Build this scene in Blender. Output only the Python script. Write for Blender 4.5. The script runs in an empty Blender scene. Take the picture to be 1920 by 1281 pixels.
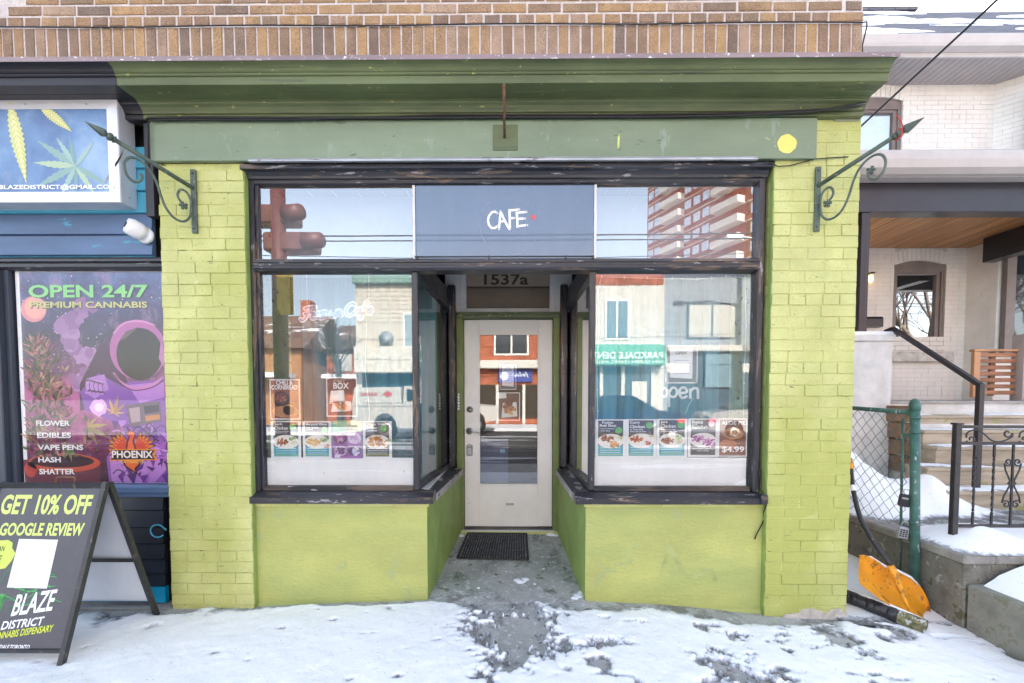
import bpy, bmesh, math, random
import numpy as np
from mathutils import Vector, Matrix

random.seed(11)
rng = np.random.default_rng(7)
SC = bpy.context.scene
COL = SC.collection
R = math.radians

# ------------------------------------------------------------------ camera
CAM_Y, EYE = -3.1, 1.4
FPX, PITCH, YAW = 850.0, R(2.4), R(.45)
cam = bpy.data.cameras.new('camera')
cam.sensor_width = 36.0
cam.lens = FPX / 1920 * 36
cam.shift_x = -6.3 / 1920
cam.shift_y = 140 / 1920
cam.clip_start = .05
cam.clip_end = 2000
camo = bpy.data.objects.new('camera', cam)
camo.location = (0, CAM_Y, EYE)
camo.rotation_euler = (R(90) - PITCH, 0, YAW)
COL.objects.link(camo)
SC.camera = camo

# ------------------------------------------------------------------ sky, sun, exposure
SUN_EL, SUN_AZ = R(31), R(18)          # the sun stands behind the shops (towards +Y), a little to +X
W = bpy.data.worlds.new('World')
SC.world = W
W.use_nodes = True
wn = W.node_tree
wn.nodes.clear()
sky = wn.nodes.new('ShaderNodeTexSky')
sky.sky_type = 'NISHITA'
sky.sun_disc = False
sky.sun_elevation = SUN_EL
sky.sun_rotation = SUN_AZ
sky.air_density = 1.0
sky.dust_density = 1.6
sky.ozone_density = 1.0
hs = wn.nodes.new('ShaderNodeHueSaturation')
hs.inputs['Saturation'].default_value = .62
bg = wn.nodes.new('ShaderNodeBackground')
bg.inputs['Strength'].default_value = .15
wo = wn.nodes.new('ShaderNodeOutputWorld')
wn.links.new(sky.outputs[0], hs.inputs['Color'])
wn.links.new(hs.outputs[0], bg.inputs[0])
wn.links.new(bg.outputs[0], wo.inputs[0])

sun = bpy.data.lights.new('sun', 'SUN')
sun.energy = 4.0
sun.angle = R(.53)
sun.color = (1.0, .93, .82)
suno = bpy.data.objects.new('sun', sun)
sd = Vector((math.sin(SUN_AZ) * math.cos(SUN_EL), math.cos(SUN_AZ) * math.cos(SUN_EL), math.sin(SUN_EL)))
suno.rotation_euler = sd.to_track_quat('Z', 'Y').to_euler()
suno.location = (0, 20, 30)
COL.objects.link(suno)

SC.view_settings.view_transform = 'Standard'
SC.view_settings.look = 'None'
SC.view_settings.gamma = 1
SC.view_settings.exposure = 2.3
SC.cycles.max_bounces = 8
SC.cycles.transparent_max_bounces = 12
SC.cycles.use_denoising = True
SC.cycles.sample_clamp_indirect = 6

# ------------------------------------------------------------------ helpers: places
def _ray(px, py):
    a = (px - 966.3) / FPX
    b = -(py - 780.5) / FPX
    c, s, cy, sy = math.cos(PITCH), math.sin(PITCH), math.cos(YAW), math.sin(YAW)
    return (-sy * c + a * cy - b * sy * s, cy * c + a * sy + b * cy * s, -s + b * c)

def at(px, py, Y):
    d = _ray(px, py)
    t = (Y - CAM_Y) / d[1]
    return Vector((t * d[0], Y, EYE + t * d[2]))

def on_x(px, py, X):
    d = _ray(px, py)
    t = X / d[0]
    return Vector((X, CAM_Y + t * d[1], EYE + t * d[2]))

# ------------------------------------------------------------------ helpers: materials
def lin(c):
    return tuple((v / 12.92 if v <= .04045 else ((v + .055) / 1.055) ** 2.4) for v in c)

def srgb(r, g, b):
    return lin((r / 255, g / 255, b / 255))

class NT:
    def __init__(s, name):
        s.m = bpy.data.materials.new(name)
        s.m.use_nodes = True
        s.t = s.m.node_tree
        s.n = s.t.nodes
        s.n.clear()
        s.out = s.n.new('ShaderNodeOutputMaterial')
        s.pos = None
    def new(s, kind, **kw):
        x = s.n.new(kind)
        for k, v in kw.items():
            if k in x.inputs:
                x.inputs[k].default_value = v
            else:
                setattr(x, k, v)
        return x
    def link(s, a, b):
        s.t.links.new(a, b)
    def P(s):
        if s.pos is None:
            s.pos = s.new('ShaderNodeNewGeometry').outputs['Position']
        return s.pos
    def mapped(s, scale=(1, 1, 1), src=None):
        mp = s.new('ShaderNodeMapping')
        mp.inputs['Scale'].default_value = scale
        s.link(src or s.P(), mp.inputs['Vector'])
        return mp.outputs[0]
    def noise(s, scale, detail=4, rough=.6, stretch=(1, 1, 1)):
        x = s.new('ShaderNodeTexNoise')
        x.inputs['Scale'].default_value = scale
        x.inputs['Detail'].default_value = detail
        x.inputs['Roughness'].default_value = rough
        s.link(s.mapped(stretch), x.inputs['Vector'])
        return x.outputs[0]
    def ramp(s, fac, stops, interp='LINEAR'):
        r = s.new('ShaderNodeValToRGB')
        r.color_ramp.interpolation = interp
        e = r.color_ramp.elements
        while len(e) < len(stops):
            e.new(.5)
        for i, (p, c) in enumerate(stops):
            e[i].position = p
            e[i].color = (*c, 1) if len(c) == 3 else c
        s.link(fac, r.inputs[0])
        return r.outputs[0]
    def mix(s, fac, a, b, mode='MIX'):
        x = s.new('ShaderNodeMix', data_type='RGBA', blend_type=mode)
        for i, v in ((0, fac), (6, a), (7, b)):
            if hasattr(v, 'is_linked') or isinstance(v, bpy.types.NodeSocket):
                s.link(v, x.inputs[i])
            elif i == 0:
                x.inputs[0].default_value = v
            else:
                x.inputs[i].default_value = (*v, 1)
        return x.outputs[2]
    def bsdf(s, col, rough=.6, metal=0, spec=.5, normal=None, coat=0):
        b = s.new('ShaderNodeBsdfPrincipled')
        if isinstance(col, bpy.types.NodeSocket):
            s.link(col, b.inputs['Base Color'])
        else:
            b.inputs['Base Color'].default_value = (*col, 1)
        if isinstance(rough, bpy.types.NodeSocket):
            s.link(rough, b.inputs['Roughness'])
        else:
            b.inputs['Roughness'].default_value = rough
        b.inputs['Metallic'].default_value = metal
        b.inputs['Specular IOR Level'].default_value = spec
        b.inputs['Coat Weight'].default_value = coat
        if normal is not None:
            s.link(normal, b.inputs['Normal'])
        s.link(b.outputs[0], s.out.inputs[0])
        return b
    def bump(s, h, strength, dist=.01, prev=None):
        b = s.new('ShaderNodeBump')
        b.inputs['Strength'].default_value = strength
        b.inputs['Distance'].default_value = dist
        s.link(h, b.inputs['Height'])
        if prev is not None:
            s.link(prev, b.inputs['Normal'])
        return b.outputs[0]

MATS = {}
def mat(name, col, rough=.6, metal=0, var=.18, vs=5, stretch=(1, 1, 1), bump=.25, bs=90, bd=.003, wear=None, spec=.5, coat=0, grain=0.0, obj=0.0, drift=None):
    """plain painted or raw surface: colour drift, fine relief and optional chips of another colour"""
    if name in MATS:
        return MATS[name]
    t = NT(name)
    n1 = t.noise(vs, 5, .62, stretch)
    lo = tuple(c * (1 - var) for c in col)
    hi = tuple(min(1, c * (1 + var)) for c in col)
    c = t.ramp(n1, [(.36, lo), (.64, hi)])
    if drift:
        dc, dsc, dst = drift
        c = t.mix(t.ramp(t.noise(dsc, 4, .6, dst), [(.44, (0, 0, 0)), (.60, (.85,) * 3)]), c, dc)
    if grain:
        g = t.noise(260, 2, .6, stretch)
        c = t.mix(1.0, c, t.ramp(g, [(.35, (1 - grain,) * 3), (.65, (1 + grain * .5,) * 3)]), 'MULTIPLY')
    if obj:
        oi = t.new('ShaderNodeObjectInfo').outputs['Random']
        c = t.mix(1.0, c, t.ramp(oi, [(0, (1 - obj,) * 3), (1, (1 + obj * .5,) * 3)]), 'MULTIPLY')
    h = t.noise(bs, 4, .6, stretch)
    if wear:
        for wc, thr, ws, wst in wear:
            thr = .5 + (thr - .5) * .62
            w = t.noise(ws, 6, .68, wst)
            c = t.mix(t.ramp(w, [(thr, (0, 0, 0)), (thr + .03, (1, 1, 1))]), c, wc)
    t.bsdf(c, rough, metal, spec, t.bump(h, bump, bd) if bump else None, coat)
    MATS[name] = t.m
    return t.m

def flat(rgb, rough=.55):
    """printing ink / plastic film of one colour"""
    k = 'ink_%02x%02x%02x_%d' % (*rgb, int(rough * 100))
    if k not in MATS:
        t = NT(k)
        t.bsdf(srgb(*rgb), rough)
        MATS[k] = t.m
    return MATS[k]

def glass(name, refl=.3, tint=(.93, .97, .98), rough=0.0, wob=.0, dirt=.05):
    if name in MATS:
        return MATS[name]
    t = NT(name)
    tr = t.new('ShaderNodeBsdfTransparent')
    tr.inputs[0].default_value = (*tint, 1)
    gl = t.new('ShaderNodeBsdfGlossy')
    gl.inputs['Roughness'].default_value = rough
    gl.inputs['Color'].default_value = (1, 1, 1, 1)
    if wob:
        nz = t.noise(2.2, 1, .4)
        t.link(t.bump(nz, wob, .02), gl.inputs['Normal'])
    fr = t.new('ShaderNodeFresnel')
    fr.inputs['IOR'].default_value = 1.5
    mr = t.new('ShaderNodeMapRange')
    mr.inputs['From Min'].default_value = .04
    mr.inputs['From Max'].default_value = 1
    mr.inputs['To Min'].default_value = refl
    mr.inputs['To Max'].default_value = 1
    t.link(fr.outputs[0], mr.inputs['Value'])
    mx = t.new('ShaderNodeMixShader')
    t.link(mr.outputs[0], mx.inputs[0])
    t.link(tr.outputs[0], mx.inputs[1])
    t.link(gl.outputs[0], mx.inputs[2])
    df = t.new('ShaderNodeBsdfDiffuse')
    df.inputs[0].default_value = (.8, .82, .84, 1)
    sm = t.noise(3.5, 6, .7, (1, 1, .35))
    sp = t.noise(170, 2, .5)
    d1 = t.ramp(sm, [(.45, (dirt * .3,) * 3), (.75, (dirt * 1.6,) * 3)])
    d2 = t.ramp(sp, [(.72, (0, 0, 0)), (.76, (.25,) * 3)])
    m2 = t.new('ShaderNodeMixShader')
    t.link(t.mix(1.0, d1, d2, 'ADD'), m2.inputs[0])
    t.link(mx.outputs[0], m2.inputs[1])
    t.link(df.outputs[0], m2.inputs[2])
    t.link(m2.outputs[0], t.out.inputs[0])
    MATS[name] = t.m
    return t.m

def brick_mat(name, pal, grain=.65, scale=170):
    """fired brick: every brick object takes its own colour, with coarse speckle"""
    t = NT(name)
    oi = t.new('ShaderNodeObjectInfo').outputs['Random']
    c = t.ramp(oi, [(i / (len(pal) - 1), p) for i, p in enumerate(pal)])
    g = t.noise(scale, 3, .7)
    c = t.mix(1.0, c, t.ramp(g, [(.3, (1 - grain,) * 3), (.5, (1, 1, 1)), (.72, (1 + grain * .7, 1 + grain * .6, 1 + grain * .4))]), 'MULTIPLY')
    b = t.noise(9, 3, .6)
    c = t.mix(1.0, c, t.ramp(b, [(.3, (.78,) * 3), (.7, (1.12,) * 3)]), 'MULTIPLY')
    t.bsdf(c, .92, 0, .2, t.bump(g, .55, .004))
    MATS[name] = t.m
    return t.m

# ------------------------------------------------------------------ helpers: geometry
class MB:
    """collects shapes; build() links them as ONE mesh object"""
    def __init__(s):
        s.v, s.f, s.mi, s.mats, s.sm = [], [], [], [], []
    def _m(s, m):
        if m is None:
            return 0
        if m not in s.mats:
            s.mats.append(m)
        return s.mats.index(m)
    def add(s, verts, faces, m=None, smooth=False):
        o = len(s.v)
        s.v += [tuple(x) for x in verts]
        k = s._m(m)
        for f in faces:
            s.f.append([i + o for i in f])
            s.mi.append(k)
            s.sm.append(smooth)
        return s
    def box(s, x0, x1, y0, y1, z0, z1, m=None, c=0.0):
        if c <= 0:
            V = [(x, y, z) for z in (z0, z1) for y in (y0, y1) for x in (x0, x1)]
            return s.add(V, [(0, 2, 3, 1), (4, 5, 7, 6), (0, 1, 5, 4), (2, 6, 7, 3), (0, 4, 6, 2), (1, 3, 7, 5)], m)
        bm = bmesh.new()
        bmesh.ops.create_cube(bm, size=1)
        bmesh.ops.scale(bm, vec=(x1 - x0, y1 - y0, z1 - z0), verts=bm.verts)
        bmesh.ops.translate(bm, vec=((x0 + x1) / 2, (y0 + y1) / 2, (z0 + z1) / 2), verts=bm.verts)
        bmesh.ops.bevel(bm, geom=bm.edges[:], offset=c, segments=1, affect='EDGES')
        bm.verts.index_update()
        s.add([v.co for v in bm.verts], [[v.index for v in f.verts] for f in bm.faces], m)
        bm.free()
        return s
    def hexa(s, P, m=None):
        """8 corners: bottom ring 0-3, top ring 4-7"""
        return s.add(P, [(3, 2, 1, 0), (4, 5, 6, 7), (0, 1, 5, 4), (1, 2, 6, 5), (2, 3, 7, 6), (3, 0, 4, 7)], m)
    def bar(s, a, b, w, h, m=None, up=(0, 0, 1)):
        a, b = Vector(a), Vector(b)
        d = (b - a).normalized()
        u = Vector(up)
        sd_ = d.cross(u)
        if sd_.length < 1e-4:
            sd_ = d.cross(Vector((1, 0, 0)))
        sd_.normalize()
        u = sd_.cross(d).normalized()
        P = []
        for e in (a, b):
            for i, j in ((-1, -1), (1, -1), (1, 1), (-1, 1)):
                P.append(e + sd_ * (i * w / 2) + u * (j * h / 2))
        return s.add(P, [(3, 2, 1, 0), (4, 5, 6, 7), (0, 1, 5, 4), (1, 2, 6, 5), (2, 3, 7, 6), (3, 0, 4, 7)], m)
    def tube(s, pts, r, n=8, m=None, cap=True, smooth=True):
        pts = [Vector(p) for p in pts]
        rs = r if isinstance(r, (list, tuple)) else [r] * len(pts)
        V, F = [], []
        prev = None
        for i, p in enumerate(pts):
            d = (pts[min(i + 1, len(pts) - 1)] - pts[max(i - 1, 0)])
            d = d.normalized() if d.length > 1e-9 else Vector((0, 0, 1))
            if prev is None:
                a = d.orthogonal().normalized()
            else:
                a = (prev - d * prev.dot(d))
                a = a.normalized() if a.length > 1e-6 else d.orthogonal().normalized()
            prev = a
            b = d.cross(a)
            for k in range(n):
                an = 2 * math.pi * k / n
                V.append(p + (a * math.cos(an) + b * math.sin(an)) * rs[i])
        for i in range(len(pts) - 1):
            for k in range(n):
                k2 = (k + 1) % n
                F.append((i * n + k, i * n + k2, (i + 1) * n + k2, (i + 1) * n + k))
        if cap:
            F.append(tuple(range(n - 1, -1, -1)))
            F.append(tuple((len(pts) - 1) * n + k for k in range(n)))
        return s.add(V, F, m, smooth)
    def prism_x(s, prof, x0, x1, m=None, cap=True):
        """profile of (y, z) points swept along x"""
        n = len(prof)
        V = [(x0, y, z) for y, z in prof] + [(x1, y, z) for y, z in prof]
        F = [(i, (i + 1) % n, n + (i + 1) % n, n + i) for i in range(n)]
        if cap:
            F += [tuple(range(n - 1, -1, -1)), tuple(range(n, 2 * n))]
        return s.add(V, F, m)
    def prism_z(s, poly, z0, z1, m=None):
        n = len(poly)
        V = [(x, y, z0) for x, y in poly] + [(x, y, z1) for x, y in poly]
        F = [(i, (i + 1) % n, n + (i + 1) % n, n + i) for i in range(n)]
        F += [tuple(range(n - 1, -1, -1)), tuple(range(n, 2 * n))]
        return s.add(V, F, m)
    def poly_xz(s, pts, y, m=None, t=0.0):
        """flat shape in a vertical plane facing -Y"""
        n = len(pts)
        if t <= 0:
            return s.add([(x, y, z) for x, z in pts], [tuple(range(n))], m)
        V = [(x, y, z) for x, z in pts] + [(x, y + t, z) for x, z in pts]
        F = [tuple(range(n)), tuple(range(2 * n - 1, n - 1, -1))] + [(i, n + i, n + (i + 1) % n, (i + 1) % n) for i in range(n)]
        return s.add(V, F, m)
    def disc_xz(s, cx, cz, rx, rz, y, m=None, n=24, jit=0.0, rot=0.0, t=0.0):
        P = []
        for k in range(n):
            a = 2 * math.pi * k / n
            q = 1 + random.uniform(-jit, jit)
            x, z = rx * q * math.cos(a), rz * q * math.sin(a)
            P.append((cx + x * math.cos(rot) - z * math.sin(rot), cz + x * math.sin(rot) + z * math.cos(rot)))
        return s.poly_xz(P, y, m, t)
    def lathe(s, prof, c, axis='z', n=16, m=None):
        """profile of (radius, along) points turned about an axis through c"""
        V, F = [], []
        for r, h in prof:
            for k in range(n):
                a = 2 * math.pi * k / n
                u, w = r * math.cos(a), r * math.sin(a)
                V.append({'z': (c[0] + u, c[1] + w, c[2] + h), 'y': (c[0] + u, c[1] + h, c[2] + w), 'x': (c[0] + h, c[1] + u, c[2] + w)}[axis])
        for i in range(len(prof) - 1):
            for k in range(n):
                k2 = (k + 1) % n
                F.append((i * n + k, i * n + k2, (i + 1) * n + k2, (i + 1) * n + k))
        F.append(tuple(range(n)))
        F.append(tuple((len(prof) - 1) * n + k for k in range(n)))
        return s.add(V, F, m, True)
    def mesh(s, name, m=None):
        me = bpy.data.meshes.new(name)
        me.from_pydata(s.v, [], s.f)
        if m is not None:
            me.materials.append(m)
        else:
            for x in s.mats:
                me.materials.append(x)
            me.polygons.foreach_set('material_index', s.mi)
        me.polygons.foreach_set('use_smooth', s.sm)
        bm = bmesh.new()
        bm.from_mesh(me)
        bmesh.ops.recalc_face_normals(bm, faces=bm.faces)
        bm.to_mesh(me)
        bm.free()
        me.update()
        return me
    def build(s, name, m=None, parent=None):
        return obj(name, s.mesh(name, m), parent)

def obj(name, me, parent=None, loc=None):
    o = bpy.data.objects.new(name, me)
    COL.objects.link(o)
    if parent is not None:
        o.parent = parent
        if parent.type == 'EMPTY':
            o.matrix_parent_inverse = Matrix.Translation(-parent.location)
    if loc is not None:
        o.location = loc
    return o

def thing(name, label, cat, loc=(0, 0, 0), group=None):
    o = bpy.data.objects.new(name, None)
    o.empty_display_size = .1
    COL.objects.link(o)
    o.location = loc
    tag(o, label, cat, group)
    return o

def tag(o, label, cat, group=None):
    o['label'] = label
    o['category'] = cat
    if group:
        o['group'] = group
    return o

def kind(o, k):
    o['kind'] = k
    return o

def text_mesh(s, bold=.0, shear=0.0):
    cu = bpy.data.curves.new('t', 'FONT')
    cu.body = s
    cu.size = 1
    cu.offset = bold
    cu.shear = shear
    cu.resolution_u = 3
    o = bpy.data.objects.new('t', cu)
    COL.objects.link(o)
    dg = bpy.context.evaluated_depsgraph_get()
    me = bpy.data.meshes.new_from_object(o.evaluated_get(dg))
    v = np.empty(len(me.vertices) * 3)
    me.vertices.foreach_get('co', v)
    V = v.reshape(-1, 3)[:, :2].copy()
    F = [tuple(p.vertices) for p in me.polygons]
    bpy.data.objects.remove(o)
    bpy.data.curves.remove(cu)
    bpy.data.meshes.remove(me)
    return V, F

_TXT = {}
def text_into(mb, s, x0, x1, z0, z1, y, m, bold=.012, shear=0.0, fn=None):
    """lettering fitted into the box x0..x1, z0..z1 of a plane facing -Y (fn maps (x, z) -> point)"""
    k = (s, bold, shear)
    if k not in _TXT:
        _TXT[k] = text_mesh(s, bold, shear)
    V, F = _TXT[k]
    mn, mx = V.min(0), V.max(0)
    sx = (x1 - x0) / (mx[0] - mn[0])
    sz = (z1 - z0) / (mx[1] - mn[1])
    P = [(x0 + (a - mn[0]) * sx, z0 + (b - mn[1]) * sz) for a, b in V]
    if fn:
        mb.add([fn(a, b) for a, b in P], F, m)
    else:
        mb.add([(a, y, b) for a, b in P], F, m)

def smooth_path(pts, n=5):
    P = []
    for i in range(len(pts) - 1):
        p0, p1, p2, p3 = pts[max(i - 1, 0)], pts[i], pts[i + 1], pts[min(i + 2, len(pts) - 1)]
        for k in range(n):
            t = k / n
            P.append(tuple(.5 * (2 * p1[j] + (p2[j] - p0[j]) * t + (2 * p0[j] - 5 * p1[j] + 4 * p2[j] - p3[j]) * t * t + (-p0[j] + 3 * p1[j] - 3 * p2[j] + p3[j]) * t ** 3) for j in (0, 1)))
    P.append(pts[-1])
    return P

def fbm(x, y, scale, octs=5, seed=0, gain=.5):
    """value noise on numpy arrays, 0..1"""
    r = np.random.default_rng(seed)
    tab = r.random((256, 256))
    out = np.zeros_like(x)
    amp, tot, f = 1.0, 0.0, scale
    for o in range(octs):
        X, Y = x * f + o * 17.3, y * f + o * 9.1
        xi, yi = np.floor(X).astype(int), np.floor(Y).astype(int)
        fx, fy = X - xi, Y - yi
        fx, fy = fx * fx * (3 - 2 * fx), fy * fy * (3 - 2 * fy)
        a = tab[xi % 256, yi % 256]
        b = tab[(xi + 1) % 256, yi % 256]
        c = tab[xi % 256, (yi + 1) % 256]
        d = tab[(xi + 1) % 256, (yi + 1) % 256]
        out += amp * ((a * (1 - fx) + b * fx) * (1 - fy) + (c * (1 - fx) + d * fx) * fy)
        tot += amp
        amp *= gain
        f *= 2.03
    return out / tot

def grid_object(name, xs, ys, Z, m, attrs=None, parent=None, cut=None):
    nx, ny = len(xs), len(ys)
    X, Y = np.meshgrid(xs, ys)
    V = np.stack([X.ravel(), Y.ravel(), Z.ravel()], 1)
    i = np.arange(nx * (ny - 1)).reshape(ny - 1, nx)[:, :-1].ravel()
    F = np.stack([i, i + 1, i + nx + 1, i + nx], 1)
    if cut is not None:
        F = F[cut(F)]
    me = bpy.data.meshes.new(name)
    me.from_pydata(V.tolist(), [], F.tolist())
    me.polygons.foreach_set('use_smooth', [True] * len(F))
    for k, a in (attrs or {}).items():
        at_ = me.attributes.new(k, 'FLOAT', 'POINT')
        at_.data.foreach_set('value', a.ravel().astype(np.float32))
    me.materials.append(m)
    me.update()
    return obj(name, me, parent)

# ================================================================== MATERIALS
LIME = mat('lime_paint', (.55, .56, .22), .6, var=.10, vs=3.2, bump=.7, bs=75, bd=.005, grain=.13, drift=((.40, .425, .095), .9, (1, 1, .8)),
           wear=[((.30, .33, .06), .69, 60, (1, 1, 1)), ((.13, .14, .06), .735, 22, (.6, 1, 1.6)), ((.60, .585, .34), .76, 9, (1, 1, 1))])
LIME_STUCCO = mat('lime_stucco', (.44, .455, .14), .68, var=.13, vs=2.0, bump=.8, bs=42, bd=.010, drift=((.355, .405, .135), 1.3, (.6, 1, 1.6)), stretch=(.6, 1, 1.2), grain=.08,
                  wear=[((.36, .40, .16), .70, 3.0, (1, 1, 1))])
LIME_JOINT = mat('lime_paint_joint', (.47, .485, .17), .75, var=.15, vs=9, bump=.4, bs=120, wear=[((.10, .105, .04), .66, 13, (.5, 1, 1.4))])
RETURN_GREEN = mat('darker_green', (.24, .33, .085), .6, var=.15, vs=4, bump=.35, bs=90, bd=.004)
OLIVE = mat('olive_green_paint', (.115, .142, .06), .5, var=.2, vs=4, bump=.6, bs=40, stretch=(.35, 1, 1),
            wear=[((.075, .10, .05), .65, 9, (.12, 1, 3)), ((.42, .40, .12), .735, 26, (.5, 1, 1))])
OLIVE_BOARD = mat('sage_green_paint', (.195, .25, .16), .48, var=.12, vs=2.5, bump=.15, bs=60, stretch=(.4, 1, 1),
                  wear=[((.46, .46, .20), .735, 34, (.6, 1, 1)), ((.10, .135, .085), .72, 11, (.3, 1, 1)), ((.24, .31, .23), .66, 4, (1.4, 1, .4))])
BLACKP = mat('peeling_black_paint', (.026, .026, .033), .36, var=.3, vs=6, bump=.7, bs=45, bd=.005, stretch=(.18, .18, 1),
             wear=[((.13, .09, .065), .61, 14, (.16, 1, 1.2)), ((.30, .29, .30), .68, 30, (.2, 1, 1))])
BLACKV = mat('peeling_black_paint_upright', (.026, .026, .033), .36, var=.3, vs=6, bump=.7, bs=45, bd=.005, stretch=(1, 1, .18),
             wear=[((.13, .09, .065), .60, 14, (1.2, 1, .14)), ((.30, .29, .30), .69, 30, (1, 1, .2))])
BLACKF = mat('black_cornice_paint', (.022, .020, .026), .45, var=.2, bump=.2, bs=50, stretch=(.4, 1, 1))
DOORWHITE = mat('door_white_paint', (.80, .76, .71), .45, var=.06, vs=2, bump=.12, bs=60,
                wear=[((.35, .31, .27), .77, 40, (1, 1, 1))])
TRIMWHITE = mat('off_white_trim', (.66, .65, .63), .5, var=.1, bump=.2, bs=70, wear=[((.2, .17, .14), .74, 40, (1, 1, .4))])
JAMBGREEN = mat('jamb_green_paint', (.16, .20, .06), .5, var=.15, bump=.2, bs=60, wear=[((.42, .40, .12), .76, 30, (1, 1, 1))])
CONCRETE = mat('concrete_grey', (.27, .265, .25), .9, var=.22, vs=4, bump=.5, bs=120, bd=.003, grain=.28,
               wear=[((.17, .165, .15), .66, 7, (1, 1, 1))])
ALU = mat('brushed_aluminium', (.66, .67, .70), .38, .35, var=.06, bump=.08, bs=30, stretch=(1, 1, .1))
STEEL = mat('satin_steel', (.55, .55, .55), .3, .9, var=.06, bump=.05)
RUST = mat('rusty_iron', (.16, .075, .045), .85, var=.35, vs=30, bump=.4)
PATINA = mat('grey_green_iron_paint', (.075, .105, .08), .5, var=.25, vs=14, bump=.3, bs=120,
             wear=[((.17, .20, .16), .66, 40, (1, 1, 1))])
IRON = mat('black_iron', (.028, .026, .028), .42, var=.3, vs=20, bump=.2, wear=[((.12, .09, .075), .74, 40, (1, 1, 1))])
BLACKMETAL = mat('black_metal', (.022, .021, .025), .35, var=.15, bump=.1)
CABLE = mat('black_cable', (.012, .012, .013), .5, var=.2, bump=0)
RUBBER = mat('black_rubber', (.018, .018, .019), .7, var=.3, bump=.3, bs=200, wear=[((.35, .36, .38), .70, 160, (1, 1, 1))])
PAPER = mat('white_paper', (.88, .88, .88), .6, var=.02, bump=.05, bs=12)
BRICK = brick_mat('tan_brown_brick', [(.20, .145, .115), (.36, .235, .145), (.41, .265, .145), (.27, .185, .135), (.37, .245, .15), (.44, .285, .15), (.20, .155, .13), (.33, .22, .145), (.45, .295, .15), (.29, .20, .145), (.44, .31, .22), (.31, .215, .155)])
MORTAR = mat('pale_mortar', (.62, .55, .52), .95, var=.15, vs=20, bump=.6, bs=160, bd=.004, grain=.2)
FLASH = mat('brown_metal_flashing', (.27, .20, .205), .5, var=.15, vs=3, bump=.1, stretch=(.3, 1, 1), wear=[((.8, .82, .86), .68, 60, (.5, 1, 1))])
WINGLASS = glass('shop_window_glass', .15, (.975, .99, .995), 0, .012, .06)
UPGLASS = glass('transom_glass', .27, (.9, .93, .95), 0, .012, .05)
SIDEGLASS = glass('side_window_glass', .12, (.88, .97, .98), 0, .01, .03)
DOORGLASS = glass('door_glass', .17, (.85, .86, .88), 0, .006, .02)
HOUSEGLASS = glass('house_window_glass', .45, (.8, .85, .85), 0, .03, .01)

def snow_mat():
    t = NT('snow')
    a = t.new('ShaderNodeAttribute', attribute_name='thick').outputs['Fac']
    n = t.noise(26, 5, .65)
    f = t.new('ShaderNodeMath', operation='ADD')
    t.link(a, f.inputs[0])
    nm = t.new('ShaderNodeMath', operation='MULTIPLY_ADD')
    t.link(n, nm.inputs[0])
    nm.inputs[1].default_value = .9
    nm.inputs[2].default_value = -.45
    t.link(nm.outputs[0], f.inputs[1])
    c = t.ramp(f.outputs[0], [(.05, (.17, .165, .16)), (.22, (.46, .47, .50)), (.38, (.88, .895, .925)), (.6, (.94, .945, .955))])
    sp = t.noise(55, 4, .6)
    c = t.mix(t.ramp(sp, [(.685, (0, 0, 0)), (.71, (.8,) * 3)]), c, (.14, .13, .12))
    g1 = t.noise(45, 5, .65)
    g2 = t.noise(300, 2, .6)
    b = t.bsdf(c, .75, 0, .25, t.bump(g2, .35, .003, t.bump(g1, .45, .012)))
    b.inputs['Subsurface Weight'].default_value = .25
    b.inputs['Subsurface Radius'].default_value = (.02, .025, .03)
    b.inputs['Subsurface Scale'].default_value = .5
    MATS['snow'] = t.m
    return t.m
SNOW = snow_mat()

def pavement_mat():
    t = NT('pavement_concrete')
    n1 = t.noise(3, 5, .6)
    c = t.ramp(n1, [(.36, (.36, .36, .34)), (.64, (.47, .465, .45))])
    g = t.noise(240, 3, .7)
    c = t.mix(1.0, c, t.ramp(g, [(.32, (.55,) * 3), (.6, (1.15,) * 3)]), 'MULTIPLY')
    wet = t.noise(5, 6, .68)
    c = t.mix(t.ramp(wet, [(.52, (0, 0, 0)), (.62, (.8,) * 3)]), c, (.16, .15, .14))
    moss = t.noise(9, 5, .66)
    sep = t.new('ShaderNodeSeparateXYZ')
    t.link(t.P(), sep.inputs[0])
    ry = t.ramp(sep.outputs[1], [(.05, (0, 0, 0)), (.2, (1, 1, 1))])
    c = t.mix(t.mix(1.0, t.ramp(moss, [(.585, (0, 0, 0)), (.62, (.9,) * 3)]), ry, 'MULTIPLY'), c, (.08, .10, .035))
    gt = t.noise(2.2, 3, .5)
    c = t.mix(t.mix(1.0, t.ramp(gt, [(.4, (0, 0, 0)), (.65, (.5,) * 3)]), ry, 'MULTIPLY'), c, (.17, .22, .17))
    dust = t.noise(22, 6, .75)
    c = t.mix(t.ramp(dust, [(.55, (0, 0, 0)), (.64, (.7,) * 3)]), c, (.66, .68, .71))
    t.bsdf(c, t.ramp(wet, [(.5, (.9,) * 3), (.64, (.5,) * 3)]), 0, .4, t.bump(g, .5, .004))
    MATS['pavement'] = t.m
    return t.m
PAVE = pavement_mat()

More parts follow.
